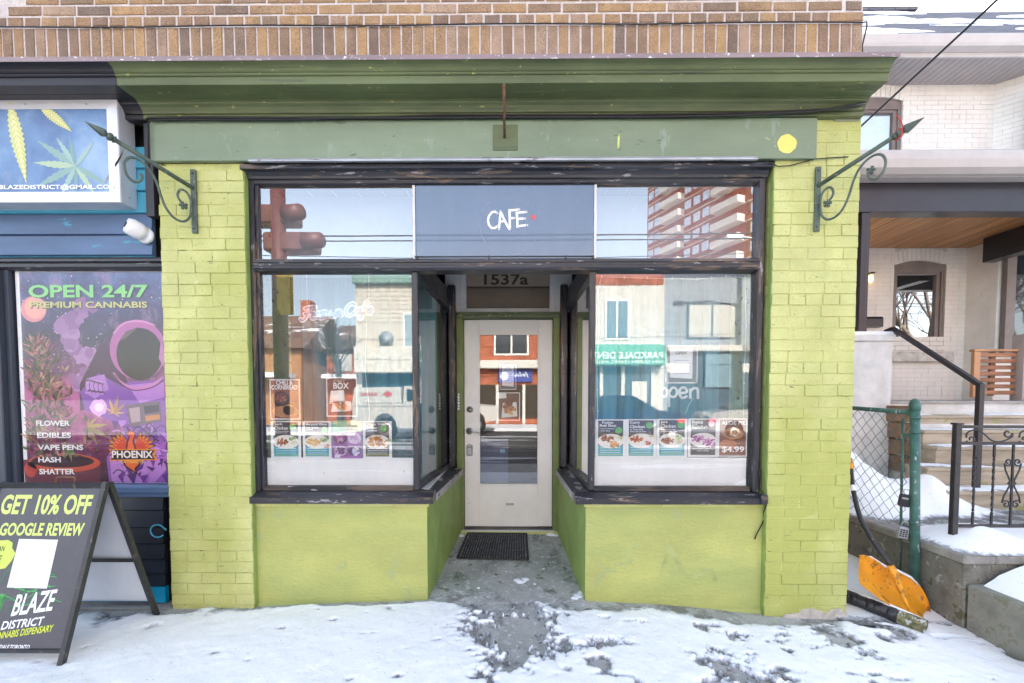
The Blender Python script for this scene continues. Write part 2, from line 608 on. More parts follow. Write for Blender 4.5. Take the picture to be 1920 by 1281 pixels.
# ================================================================== GROUND
BX = np.array([-9, -3.6, -2.45, -1.86, -.66, .46, 1.0, 1.70, 2.28, 3.0, 4, 9])
BZ = np.array([-.12, -.10, -.085, -.078, -.036, -.036, -.06, -.122, -.145, -.19, -.22, -.24])
def pave_z(x, y):
    b = np.interp(x, BX, BZ)
    w = np.clip(-y / 2.2, 0, 1)
    return b * (1 - .55 * w) + (-.10) * .55 * w - .012 * np.clip(-y, 0, 4)
def bare(x, y):
    """0..1, how much of the snow is gone"""
    n = fbm(x, y, 1.5, 5, 3) - .5
    n2 = fbm(x, y, 5.5, 4, 8) - .5
    n3 = fbm(x, y, 22, 3, 5) - .5
    n4 = fbm(x, y, 60, 2, 6) - .5
    edge = np.interp(x, [-3.6, -2.6, -2.2, -1.9, -1.7, -1.0, -.6, .4, .9, 1.4, 1.9, 2.4], [.20, .24, .16, .12, .05, .06, .02, .10, .12, .17, .13, .07])
    strip = 1.05 - (-y) / np.maximum(edge, .012) + n * 2.2 + n2 * 1.6
    path = 1.15 - np.abs((x - .0 + .10 * n - .04 * y) / .24) ** 1.6 * .9 - np.clip((-y - .52) / .2, 0, 3) + n2 * 3.2 + n3 * 2.6 + n4 * 1.8
    path2 = .8 - ((x - .08) / .52) ** 2 * 1.2 - ((y + .06) / .12) ** 2 * 1.1 + n2 * 2.2
    right = .8 - ((x - 2.15 - .3 * (y + .30)) / .34) ** 2 - ((y + .20) / .18) ** 2 + n2 * 3.5 + n * 2
    foot = 4.6 * (fbm(x * 1.0 + 5, y * 1.9, 3.1, 2, 33) - .66) + n2 * 1.6 + n3 * 1.6 + n4 * 1.2
    foot = np.where((x > .25) & (y < -.25), foot * 1.5, -1)
    small = np.where((x > .2) & (y < -.2), 6 * (fbm(x, y * 1.5, 7, 2, 77) - .74) + n3 * .8, -1)
    left = 6 * (fbm(x, y * 1.5, 8, 2, 91) - .80)
    return np.maximum.reduce([strip, path, path2, right, foot, small, left])

xs = np.arange(-3.7, 4.4, .0125)
ys = np.concatenate([np.arange(-3.2, -1.3, .05), np.arange(-1.3, .12, .0125)])
GX, GY = np.meshgrid(xs, ys)
PZ = pave_z(GX, GY)
B = bare(GX, GY)
hum = fbm(GX, GY, 2.2, 4, 12) * .035 + fbm(GX, GY, 9, 4, 14) * .022 + fbm(GX, GY, 38, 3, 15) * .006
ridge = .035 * np.exp(-((GX + 2.75) / .6) ** 2 - ((GY + .95) / .16) ** 2) * (.5 + fbm(GX, GY, 12, 3, 4))
T = np.clip(-B * .9 + .55, -1, 1)                 # thickness measure, >0 where snow lies
SZ = PZ + np.where(T > 0, np.minimum(T * .06, .010) + hum * np.clip(T * 1.6, 0, 1) * .75 + ridge * np.clip(T, 0, 1) - .004, -.03)
o = grid_object('snow', xs, ys, SZ, SNOW, {'thick': np.clip(T * .8, -.2, 1)},
                cut=lambda F: (T.ravel()[F] > -.12).any(1))
tag(o, 'trodden white snow lying thin over the pavement in front of the shops', 'snow')
kind(o, 'stuff')

pxs = np.concatenate([[-60, -20], np.arange(-9, 9.01, .15), [20, 60]])
pys = np.concatenate([np.arange(-4.6, -1.6, .25), np.arange(-1.6, 3.0, .08)])
QX, QY = np.meshgrid(pxs, pys)
QZ = pave_z(np.clip(QX, -9, 9), np.minimum(QY, 0))
o = grid_object('pavement', pxs, pys, QZ + .0, PAVE)
kind(o, 'structure')
# entry slab of the recess, sloping up to the door
er = MB().add([(-.645, .0, -.033), (.467, .0, -.033), (.375, 1.24, .095), (-.56, 1.24, .095), (-.645, .0, -.2), (.467, .0, -.2), (.375, 1.24, -.2), (-.56, 1.24, -.2)],
              [(0, 1, 2, 3), (0, 4, 5, 1), (1, 5, 6, 2), (2, 6, 7, 3), (3, 7, 4, 0)])
o = er.build('entry_floor', PAVE)
kind(o, 'structure')

ASPHALT = mat('asphalt', (.055, .055, .057), .85, var=.3, vs=.8, bump=.4, bs=60, wear=[((.55, .56, .58), .60, .5, (.25, 1, 1))])
FARSNOW = mat('street_snow', (.82, .84, .88), .8, var=.06, vs=1, bump=.6, bs=8, bd=.05)
o = MB().add([(-400, -300, -.6), (400, -300, -.6), (400, 300, -.6), (-400, 300, -.6)], [(0, 1, 2, 3)]).build('ground', FARSNOW)
kind(o, 'structure')
o = MB().box(-80, 80, -16.5, -4.78, -.7, -.27).build('road', ASPHALT)
kind(o, 'structure')
o = MB().box(-80, 80, -4.78, -4.6, -.7, -.16, c=.015).build('kerb', CONCRETE)
kind(o, 'structure')
o = MB().box(-80, 80, -19.9, -16.5, -.7, -.13, c=.01).build('sidewalk', FARSNOW)
kind(o, 'structure')
TRACK = mat('streetcar_rail_steel', (.30, .29, .28), .35, .8)
for y in (-8.3, -9.8, -11.6, -13.1):
    o = MB().box(-80, 80, y - .04, y + .04, -.3, -.262).build('streetcar_rail', TRACK)
    kind(o, 'structure')

# ================================================================== BRICK BUILDING (upper storey)
def brick_mesh(w, h, d, seed, ch=.004, j=.0022):
    r = random.Random(seed)
    q = lambda: r.uniform(-j, j)
    V = []
    for y, ins in ((d, 0), (ch * 1.2, 0), (0, ch)):
        for sx, sz in ((-1, -1), (1, -1), (1, 1), (-1, 1)):
            V.append((sx * (w / 2 - ins) + q(), y + (q() * .6 if y == 0 else 0), sz * (h / 2 - ins) + q()))
    F = [(8, 9, 10, 11)]
    for a in (0, 4):
        for k in range(4):
            k2 = (k + 1) % 4
            F.append((a + k, a + k2, a + 4 + k2, a + 4 + k))
    me = bpy.data.meshes.new('brick')
    me.from_pydata(V, [], F)
    bm = bmesh.new(); bm.from_mesh(me); bmesh.ops.recalc_face_normals(bm, faces=bm.faces); bm.to_mesh(me); bm.free()
    return me

def bricks(variants, m, places, parent, proud=.0):
    for me in variants:
        if not me.materials:
            me.materials.append(m)
    for (x, y, z) in places:
        o = obj('brick', random.choice(variants), parent, (x, y - random.uniform(0, proud), z))
        o.rotation_euler = (0, random.gauss(0, .004), 0)

bb = thing('brick_building', 'tan and brown brick upper storey above the green and black cornice', 'building', (-1.2, 0, 3.4))
MASS = NT('upper_brickwork')
bt = MASS.new('ShaderNodeTexBrick')
bt.inputs['Color1'].default_value = (.40, .27, .15, 1)
bt.inputs['Color2'].default_value = (.24, .18, .14, 1)
bt.inputs['Mortar'].default_value = (.54, .49, .45, 1)
bt.inputs['Scale'].default_value = 1
bt.inputs['Brick Width'].default_value = .23
bt.inputs['Row Height'].default_value = .072
bt.inputs['Mortar Size'].default_value = .005
rx = MASS.new('ShaderNodeMapping')
rx.inputs['Rotation'].default_value = (R(90), 0, 0)
MASS.link(MASS.P(), rx.inputs[0])
MASS.link(rx.outputs[0], bt.inputs[0])
MASS.bsdf(bt.outputs[0], .9)
w = MB().box(-14, 2.262, .016, 11, 3.30, 6.8).build('wall', MASS.m, bb)
mort = MB().box(-4.2, 2.258, .0045, .016, 3.42, 4.36).build('mortar_bed', MORTAR, bb)
sol = [brick_mesh(.0625, .205, .007, k) for k in range(5)]
hea = [brick_mesh(.100, .0575, .007, 10 + k) for k in range(5)]
stx = [brick_mesh(.217, .0575, .007, 20 + k) for k in range(5)]
pl = [(2.262 - .037 - i * .0742, .0, 3.752) for i in range(87)]
bricks(sol, BRICK, pl, mort, .003)
pl = [(2.262 - .11 - .06 - i * .1135, .0, 3.896) for i in range(56)]
bricks(hea, BRICK, pl, mort, .003)
def in_window(x, z):
    return x < -3.36 and z > 3.93
bricks(stx, BRICK, [(2.262 - .11, 0, 3.896)], mort, .002)
for r_ in range(5):
    z = 3.966 + r_ * .0705
    off = .11 if r_ % 2 else .0
    pl = [(2.262 - .02 - off - i * .2305, .0, z) for i in range(27)]
    pl = [p for p in pl if not in_window(p[0], p[2]) and p[0] < 2.155]
    bricks(stx, BRICK, pl, mort, .003)
    bricks(hea, BRICK, [(2.262 - .065, .0, z)] if r_ % 2 == 0 else [], mort, .002)
uw = MB().box(-5.2, -3.49, -.03, .05, 3.945, 4.0).box(-3.56, -3.49, -.01, .06, 4.0, 5.4).build('window', TRIMWHITE, bb)
MB().box(-5.2, -3.56, .004, .008, 4.0, 5.4).build('pane', HOUSEGLASS, uw)
# thin cable run along the brickwork
cb = MB()
pts = [(-4 + .25 * i, -.012, 3.853 + .004 * math.sin(i * .9) - .002 * i / 25) for i in range(26)] + [(2.274, -.012, 3.853), (2.285, .0, 3.835), (2.295, .05, 3.75), (2.31, .06, 3.6)]
tag(cb.tube(pts, .0045, 6).build('wall_cable', CABLE), 'thin dark cable stretched along the brick wall over the cornice', 'cable')

# ================================================================== CAFE SHOPFRONT
cs = thing('cafe_shopfront', 'lime and olive green corner cafe shopfront with two display windows', 'shopfront', (0, 0, 0))

def painted_pillar(x0, x1, z0, z1, seed):
    p = MB().box(x0 + .004, x1 - .004, .0045, .6, z0, z1).build('pillar', LIME_JOINT, cs)
    r = random.Random(seed)
    H = .0765
    n = int((z1 - z0) / H) + 1
    var = {}
    for k in range(n):
        zc = z0 + H * (k + .5)
        if zc + H / 2 > z1 + .03:
            break
        if k % 2 == 0:
            cuts = [x0, x0 + .115 + r.uniform(-.01, .01), x0 + .345 + r.uniform(-.012, .012), x1]
        else:
            cuts = [x0, x0 + .23 + r.uniform(-.012, .012), x0 + .46 + r.uniform(-.012, .012), x1]
        if k % 6 == 5:
            cuts = [x0 + (x1 - x0) * i / 5 for i in range(6)]
        for a, b in zip(cuts, cuts[1:]):
            wd = round((b - a - .0045) / .004) * .004
            key = (wd, r.randint(0, 2))
            if key not in var:
                var[key] = brick_mesh(wd, H - .0040, .10, hash(key) & 999, .0030, .0022)
                var[key].materials.append(LIME)
            o = obj('brick', var[key], p, ((a + b) / 2, r.uniform(-.0035, .0036), zc))
            o.rotation_euler = (r.gauss(0, .012), r.gauss(0, .004), r.gauss(0, .004))
    return p
lp = painted_pillar(-2.433, -1.852, -.13, 2.97, 5)
rp = painted_pillar(1.702, 2.272, -.20, 3.30, 6)
# flaked base of the right pillar
fb = MB()
for k, (cx, cz, rx_, rz_) in enumerate(((2.02, -.12, .12, .055), (2.2, -.13, .075, .06), (1.88, -.135, .07, .03))):
    fb.disc_xz(cx, cz, rx_, rz_, -.0045 - k * .0013, None, 22, .22, 0, .004)
fb.build('bare_patch', mat('bare_stone', (.52, .47, .42), .95, var=.2, vs=20, bump=.6, bs=80), rp)

# stucco stall risers and their returns
def stall(name, poly, ztop, zbot):
    return MB().prism_z(poly, zbot, ztop).build(name, LIME_STUCCO, cs)
stall('stall_riser', [(-1.853, .045), (-.645, .045), (-.56, 1.235), (-.70, 1.235), (-.76, .2), (-1.853, .2)], .662, -.2)
stall('stall_riser', [(.467, .045), (1.703, .045), (1.703, .2), (.58, .2), (.50, 1.235), (.375, 1.235)], .662, -.2)
MB().prism_x([(.045, -.06), (.030, -.075), (.022, -.2), (.045, -.2)], -1.852, -.646).build('plinth_skirt', LIME_STUCCO, cs)
MB().prism_x([(.045, -.09), (.030, -.105), (.022, -.25), (.045, -.25)], .468, 1.702).build('plinth_skirt', LIME_STUCCO, cs)
# lip of green paint under the sills
for a, b in ((-1.85, -.63), (.455, 1.70)):
    MB().box(a, b, .036, .0449, .635, .6615).build('under_sill_trim', LIME, cs)

# sills: thick worn boards, wrapping into the recess
def sill(front, recess_a, recess_b, sgn):
    m = MB()
    x0, x1 = front
    m.prism_x([(-.010, .664), (-.010, .706), (.055, .738), (.10, .742), (.10, .664)], x0, x1)
    o = m.build('sill', BLACKP, cs)
    (ax, ay), (bx, by) = recess_a, recess_b
    ax, ay = ax + (bx - ax) * (.1005 - ay) / (by - ay), .1005
    k = .15 * sgn
    # recess board: slopes from the worn edge up to the side frame
    m2 = MB().hexa([(ax, ay, .664), (bx, by, .664), (bx + k, by, .664), (ax + k, ay, .664),
                    (ax, ay, .709), (bx, by, .709), (bx + k, by, .741), (ax + k, ay, .741)])
    m2.build('sill', mat('worn_grey_sill', (.045, .045, .052), .5, var=.4, vs=8, bump=.5, bs=40, stretch=(1, .2, 1), wear=[((.34, .32, .31), .60, 14, (1, .3, 1)), ((.015, .015, .02), .66, 10, (1, .3, 1))]), cs)
    return o
sill((-1.862, -.5935), (-.598, -.012), (-.537, 1.2), -1)
sill((.389, 1.662), (.393, -.012), (.353, 1.2), 1)
# worn pale edge strips of the recess sills
EDGE = mat('bare_wood_edge', (.36, .33, .32), .7, var=.2, vs=12, bump=.3, wear=[((.03, .03, .03), .66, 18, (1, .3, 1))])
MB().hexa([(-.5925, .102, .660), (-.5365, 1.2, .660), (-.5345, 1.2, .660), (-.5905, .102, .660), (-.5925, .102, .713), (-.5365, 1.2, .713), (-.5345, 1.2, .713), (-.5905, .102, .713)]).build('sill_edge', EDGE, cs)
MB().hexa([(.3892, .102, .660), (.3525, 1.2, .660), (.3505, 1.2, .660), (.3872, .102, .660), (.3892, .102, .713), (.3525, 1.2, .713), (.3505, 1.2, .713), (.3872, .102, .713)]).build('sill_edge', EDGE, cs)

# returns of pillars and risers: a darker, greener tone than their fronts
MB().box(-1.8519, -1.8485, .006, .0449, -.13, 2.96).build('pillar_return', RETURN_GREEN, lp)
MB().box(1.6985, 1.7019, .006, .0449, -.2, 2.96).build('pillar_return', RETURN_GREEN, rp)
MB().add([(-.6435, .052, -.2), (-.5585, 1.229, -.2), (-.5585, 1.229, .660), (-.6435, .052, .660)], [(0, 1, 2, 3)]).build('riser_return', RETURN_GREEN, cs)
MB().add([(.4655, .052, -.2), (.3735, 1.229, -.2), (.3735, 1.229, .660), (.4655, .052, .660)], [(0, 1, 2, 3)]).build('riser_return', RETURN_GREEN, cs)
# ghost of scrubbed graffiti on the riser beside the corner pillar
m = MB()
GH = mat('scrubbed_trace', (.37, .41, .15), .7, var=.15, vs=9, bump=.4, bs=70)
for q_ in ([(1195, 1020), (1182, 1030), (1176, 1045), (1184, 1058)], [(1240, 1070), (1248, 1045), (1252, 1018), (1262, 1040), (1276, 1065), (1284, 1072)], [(1300, 1085), (1318, 1072), (1332, 1068), (1345, 1092)]):
    pl2 = []
    for a, b in zip(q_, q_[1:]):
        for k in range(5):
            pl2.append((a[0] + (b[0] - a[0]) * k / 5, a[1] + (b[1] - a[1]) * k / 5))
    for (u, v) in pl2:
        p = at(u, v, .0446)
        m.disc_xz(p.x + random.uniform(-.01, .01), p.z, random.uniform(.006, .02), random.uniform(.01, .03), .0446 - .00005 * len(m.f) / 3, None, 9, .4)
kind(m.build('scrubbed_graffiti', GH, cs), 'stuff')
MB().box(1.652, 1.70, -.03, .02, .668, .735, c=.008).build('sill_end_block', BLACKP, cs)

# black timber frame
FZ0, FZ1 = .742, 2.925
def jamb(x0, x1, inner):
    m = MB()
    s = 1 if inner > x0 else -1
    m.box(min(x0, x1), max(x0, x1), .055, .16, FZ0, FZ1, c=.006)
    a = x1 if s > 0 else x0
    m.box(min(x0, x1) + .012 * (s > 0) + .0, max(x0, x1) - .012 * (s < 0), .048, .054, FZ0, FZ1 - .04)
    m.box(min(a, a + s * .018), max(a, a + s * .018), .07, .14, FZ0, FZ1, c=.004)
    return m.build('window_jamb', BLACKV, cs)
jamb(-1.866, -1.822, 0)
jamb(1.678, 1.634, 0)
hd = MB()
hd.prism_x([(.00, 2.962), (-.018, 2.955), (-.022, 2.925), (.012, 2.918), (.03, 2.90), (.034, 2.885), (.05, 2.88), (.056, 2.862), (.075, 2.858), (.16, 2.858), (.16, 2.962)], -1.866, 1.678)
hd.build('window_header', BLACKP, cs)
MB().prism_x([(-.052, 2.957), (-.052, 2.968), (-.034, 2.987), (-.0305, 2.987), (-.0305, 2.957)], -1.79, 1.565).build('drip_strip', mat('dull_drip_metal', (.42, .43, .45), .45, .3, var=.2, vs=8, stretch=(.3, 1, 1), bump=.2, wear=[((.12, .11, .11), .66, 12, (.3, 1, 1))]), cs)
tb = MB().prism_x([(.04, 2.268), (.028, 2.283), (.028, 2.298), (.036, 2.303), (.036, 2.318), (.03, 2.322), (.03, 2.338), (.05, 2.35), (.15, 2.35), (.15, 2.268)], -1.822, 1.634)
tb.build('transom_bar', BLACKP, cs)
for x0, x1 in ((-1.804, -.745), (.531, 1.616)):
    MB().prism_x([(.06, .7425), (.06, .757), (.078, .771), (.13, .771), (.13, .7425)], x0, x1).build('bottom_rail', mat('worn_brown_rail', (.09, .065, .05), .6, var=.4, vs=8, bump=.6, bs=40, stretch=(.2, 1, 1), wear=[((.02, .02, .02), .52, 10, (.2, 1, 1)), ((.4, .39, .38), .74, 30, (.3, 1, 1))]), cs)
for a in (-.745, .488):
    cp = MB().box(a, a + .043, .066, .115, .7425, 2.269, c=.006).build('corner_post', BLACKV, cs)
# upper mullions: thin, pale, flaking
for a in (-.737, .512):
    MB().box(a + .003, a + .022, .07, .12, 2.351, 2.857, c=.004).build('mullion', TRIMWHITE, cs)
# sloping recess posts, headers and side rails
def side_frame(fx, bx, s):
    y0, y1 = .115, 1.17
    f = lambda y: fx + (bx - fx) * (y - y0) / (y1 - y0)
    t = .045 * -s
    MB().hexa([(f(y0), y0, 2.262), (f(y1), y1, 2.215), (f(y1) + t, y1, 2.215), (f(y0) + t, y0, 2.262),
               (f(y0), y0, 2.40), (f(y1), y1, 2.40), (f(y1) + t, y1, 2.40), (f(y0) + t, y0, 2.40)]).build('side_header', BLACKP, cs)
    MB().hexa([(f(y0), y0, .7415), (f(y1), y1, .7415), (f(y1) + t, y1, .7415), (f(y0) + t, y0, .7415),
               (f(y0), y0, .775), (f(y1), y1, .775), (f(y1) + t, y1, .775), (f(y0) + t, y0, .775)]).build('side_rail', BLACKP, cs)
    g = f(.6) - f(.6)
    MB().add([(f(y0) + t / 2, y0, .775), (f(y1) + t / 2, y1, .775), (f(y1) + t / 2, y1, 2.3), (f(y0) + t / 2, y0, 2.3)], [(0, 1, 2, 3)]).build('side_pane', SIDEGLASS, cs)
side_frame(-.712, -.648, 1)
side_frame(.498, .447, -1)
for x0, x1 in ((-.664, -.597), (.388, .456)):
    m = MB().box(x0, x1, 1.172, 1.236, .7412, 2.45, c=.008)
    m.box(x0 + .018, x1 - .018, 1.164, 1.1719, .7412, 2.214)
    m.build('recess_post', BLACKV, cs)

# panes
def pane(name, x0, x1, z0, z1, y, m):
    return MB().add([(x0, y, z0), (x1, y, z0), (x1, y, z1), (x0, y, z1)], [(0, 1, 2, 3)]).build(name, m, cs)
pane('display_pane', -1.822, -.74, .76, 2.275, .095, WINGLASS)
pane('display_pane', .528, 1.634, .76, 2.275, .095, WINGLASS)
pane('transom_pane', -1.822, -.735, 2.34, 2.86, .095, UPGLASS)
pane('transom_pane', .53, 1.634, 2.34, 2.86, .095, UPGLASS)

# cafe panel between the transom lights
t = NT('glossy_navy_panel')
n1 = t.noise(4, 5, .65, (1, 1, .3))
t.bsdf(t.ramp(n1, [(.36, (.030, .058, .115)), (.64, (.042, .075, .14))]), t.ramp(n1, [(.3, (.16,) * 3), (.7, (.26,) * 3)]), 0, .8, t.bump(t.noise(3, 2, .5), .05, .02), 1.0).inputs['Coat IOR'].default_value = 1.65
MATS['navy'] = t.m
cpn = MB().box(-.711, .512, .078, .10, 2.352, 2.857).build('cafe_panel', t.m, cs)
WHITEPAINT = flat((250, 250, 250), .5)
def strokes(mb, paths, w, y, m, t=.0012, fn=None):
    """hand painted strokes: flat ribbons with round ends"""
    for k, p in enumerate(paths):
        L, Rr = [], []
        n = len(p)
        for i in range(n):
            a, b = p[max(i - 1, 0)], p[min(i + 1, n - 1)]
            dx, dz = b[0] - a[0], b[1] - a[1]
            l = math.hypot(dx, dz) or 1
            ox, oz = -dz / l * w / 2, dx / l * w / 2
            L.append((p[i][0] + ox, p[i][1] + oz))
            Rr.append((p[i][0] - ox, p[i][1] - oz))
        yy = y - .00012 * k
        fm = fn or (lambda a, b: (a, yy, b))
        for i in range(n - 1):
            mb.add([fm(*L[i]), fm(*L[i + 1]), fm(*Rr[i + 1]), fm(*Rr[i])], [(0, 1, 2, 3)], m)
        for q, e in ((p[0], 0), (p[-1], 1)):
            mb.add([fm(q[0] + w / 2 * math.cos(2 * math.pi * j / 10), q[1] + w / 2 * math.sin(2 * math.pi * j / 10)) for j in range(10)], [tuple(range(10))], m)
def arc(cx, cz, rx, rz, a0, a1, n=14):
    return [(cx + rx * math.cos(R(a0 + (a1 - a0) * i / n)), cz + rz * math.sin(R(a0 + (a1 - a0) * i / n))) for i in range(n + 1)]
def zp(x, z):   # enlargement of the CAFE lettering: (x, z) on the panel
    return (-.221 + (x - 270) / 605 * .28, 2.696 - (z - 415) / 305 * .142)
m = MB()
CAFE = [[zp(*q) for q in s] for s in (
    [(425, 480), (390, 455), (345, 465), (300, 520), (285, 580), (300, 650), (340, 695), (385, 695), (430, 665)],
    [(448, 710), (465, 560), (475, 455)], [(475, 455), (520, 560), (600, 710)], [(465, 600), (520, 598)],
    [(612, 710), (610, 560), (605, 435)], [(600, 440), (680, 435), (750, 425)], [(612, 555), (680, 550)],
    [(725, 680), (722, 560), (712, 470)], [(712, 475), (780, 468), (855, 466)], [(725, 562), (835, 558)], [(728, 672), (790, 662), (868, 655)])]
strokes(m, CAFE, .0145, .0772, WHITEPAINT)
m.build('lettering', None, cpn)
MB().disc_xz(.098, 2.639, .0165, .016, .0770, flat((214, 84, 92)), 12, .12).build('heart_dot', None, cpn)
m = MB()
strokes(m, [arc(-.065, 2.588, .205, .205, 100, 330, 50), arc(-.062, 2.592, .208, .208, 15, 75, 16)], .0022, .0772, flat((140, 152, 178)))
m.build('ring_ghost', None, cpn)
m = MB().tube([(-.711, .028, 2.3555), (.512, .028, 2.3565)], .005, 8)
for x in (-.70, -.205, .32, .505):
    m.box(x - .006, x + .006, .020, .060, 2.338, 2.362)
m.build('panel_rail', BLACKMETAL, cpn)

# recess: ceiling, door surround, transom light and door
MB().box(-.72, .50, .16, 1.36, 2.62, 2.64).build('recess_ceiling', mat('grey_ceiling_paint', (.6, .6, .6), .7, bump=.2), cs)
MB().box(-.70, -.552, 1.24, 1.3, 2.21, 2.62).build('surround_panel', TRIMWHITE, cs)
MB().box(.345, .50, 1.24, 1.3, 2.21, 2.62).build('surround_panel', TRIMWHITE, cs)
tf = MB()
tf.box(-.552, -.50, 1.244, 1.3, 2.20, 2.62, c=.003).box(.292, .345, 1.244, 1.3, 2.20, 2.62, c=.003).box(-.50, .292, 1.246, 1.3, 2.2, 2.243).build('transom_frame', TRIMWHITE, cs)
nb = MB().box(-.50, .292, 1.30, 1.305, 2.243, 2.62).build('transom_light', mat('brown_film', (.20, .15, .11), .35, var=.1, bump=0), cs)
MB().box(-.498, .290, 1.2965, 1.2998, 2.46, 2.62).build('number_band', mat('tan_film', (.36, .29, .22), .4, var=.08, bump=0), nb)
m = MB()
text_into(m, '1537a', -.335, .09, 2.475, 2.58, 1.295, flat((60, 50, 42)), .02)
m.build('lettering', None, nb)
MB().box(-.498, .290, 1.292, 1.2965, 2.443, 2.46).build('film_edge', mat('dark_brown_film', (.09, .065, .05), .4, bump=0), nb)
jm = MB()
for x0, x1 in ((-.597, -.530), (.325, .39)):
    jm.box(x0, x1, 1.238, 1.32, .10, 2.19, c=.004)
    jm.box(min(x0, x1) + .03, x1 - .012, 1.230, 1.2379, .10, 2.14)
jm.build('door_jamb', JAMBGREEN, cs)
MB().prism_x([(1.20, 2.202), (1.205, 2.19), (1.225, 2.18), (1.232, 2.155), (1.245, 2.148), (1.32, 2.148), (1.32, 2.2015), (1.23, 2.2015)], -.58, .385).build('door_cap', OLIVE, cs)
MB().box(-.56, .375, 1.19, 1.32, .06, .112, c=.004).build('threshold', LIME, cs)
MB().box(-.53, .325, 1.235, 1.36, .112, .132, c=.003).build('door_sweep', mat('dark_worn_sill', (.08, .07, .065), .6, var=.5, bump=.4), cs)
MB().box(-.55, .345, 1.2, 1.235, .112, .119).build('threshold_strip', ALU, cs)
door = MB()
dx0, dx1, dz0, dz1, dy = -.527, .322, .137, 2.142, 1.285
gx0, gx1, gz0, gz1 = -.383, .186, .552, 2.003
door.box(dx0, gx0, dy, dy + .045, dz0, dz1, c=.003).box(gx1, dx1, dy, dy + .045, dz0, dz1, c=.003)
door.box(gx0, gx1, dy + .0004, dy + .0446, gz1, dz1 - .0002).box(gx0, gx1, dy + .0004, dy + .0446, dz0 + .0002, gz0)
dob = door.build('door', DOORWHITE, cs)
m = MB()
for a, b, c_, d_ in ((gx0 - .012, gx0 + .006, gz0 - .012, gz1 + .012), (gx1 - .006, gx1 + .012, gz0 - .012, gz1 + .012)):
    m.box(a, b, dy - .006, dy - .0002, c_, d_, c=.002)
for c_, d_ in ((gz0 - .012, gz0 + .006), (gz1 - .006, gz1 + .012)):
    m.box(gx0 + .0065, gx1 - .0065, dy - .0055, dy - .0003, c_, d_, c=.002)
m.build('glazing_bead', DOORWHITE, dob)
MB().add([(gx0, dy + .012, gz0), (gx1, dy + .012, gz0), (gx1, dy + .012, gz1), (gx0, dy + .012, gz1)], [(0, 1, 2, 3)]).build('door_pane', DOORGLASS, dob)
MB().lathe([(.032, 0), (.032, -.008), (.026, -.014), (.012, -.018), (.012, -.022)], (-.474, dy, 1.281), 'y', 20).build('deadbolt', STEEL, dob)
m = MB().lathe([(.034, 0), (.034, -.008), (.028, -.014), (.014, -.016), (.014, -.04)], (-.48, dy, 1.074), 'y', 20)
m.tube([(-.48, dy - .045, 1.074), (-.45, dy - .05, 1.076), (-.40, dy - .046, 1.064), (-.385, dy - .04, 1.058)], [.011, .010, .008, .007], 8)
m.build('handle', STEEL, dob)
m = MB().box(-.507, -.449, dy - .022, dy - .0005, .835, .922, c=.008)
m.tube([(-.503, dy - .01, .90), (-.503, dy - .012, .93), (-.478, dy - .012, .942), (-.453, dy - .012, .93), (-.453, dy - .01, .90)], .005, 8)
m.build('lock_box', mat('grey_lockbox', (.30, .30, .31), .45, .4, bump=.1), dob)
m = MB().box(-.15, -.025, dy - .006, dy - .0005, .333, .381, c=.002)
mo = m.build('mail_slot', DOORWHITE, dob)
MB().box(-.128, -.048, dy - .0075, dy - .0062, .346, .369).build('flap', mat('slot_brown', (.42, .35, .32), .5), mo)
m = MB()
for k in range(6):
    m.box(-.585 + (k % 2) * .004, -.568, 1.222, 1.2295, 1.28 + k * .027, 1.30 + k * .027)
m.build('strike_sticker', PAPER, cs)

# sign board, cornice and flashing
sb = MB().box(-2.455, 1.96, -.030, .003, 2.972, 3.234, c=.003).build('sign_board', OLIVE_BOARD, cs)
MB().disc_xz(1.763, 3.066, .063, .061, -.0312, flat((226, 214, 112)), 26, .05).build('yellow_patch', None, sb)
m = MB()
strokes(m, [[(.655, 3.045), (.657, 3.09), (.66, 3.125)]], .014, -.0311, flat((206, 214, 120)))
m.build('paint_drip', None, sb)
prof = [(-.0, 3.236), (-.040, 3.2365), (-.043, 3.242), (-.043, 3.262), (-.036, 3.266), (-.046, 3.270), (-.052, 3.283), (-.065, 3.300), (-.083, 3.309), (-.086, 3.316), (-.094, 3.318), (-.094, 3.325),
        (-.150, 3.3255), (-.152, 3.329), (-.156, 3.3255), (-.235, 3.325), (-.237, 3.329), (-.237, 3.371), (-.246, 3.373), (-.250, 3.378), (-.250, 3.384), (-.246, 3.387), (-.252, 3.390), (-.258, 3.396), (-.264, 3.405), (-.276, 3.413), (-.290, 3.418), (-.300, 3.421), (.0, 3.421)]
MB().prism_x(prof, -2.482, 2.252).build('cornice', OLIVE, cs)
fl = [(-.306, 3.419), (-.306, 3.447), (-.02, 3.64), (.006, 3.645), (.006, 3.425), (-.30, 3.4225)]
MB().prism_x(fl, -2.482, 2.262).build('flashing', FLASH, cs)
MB().box(2.09, 2.262, -.004, .004, 3.226, 3.29).build('pillar_head', mat('grey_mortar_paint', (.30, .31, .24), .8), rp)

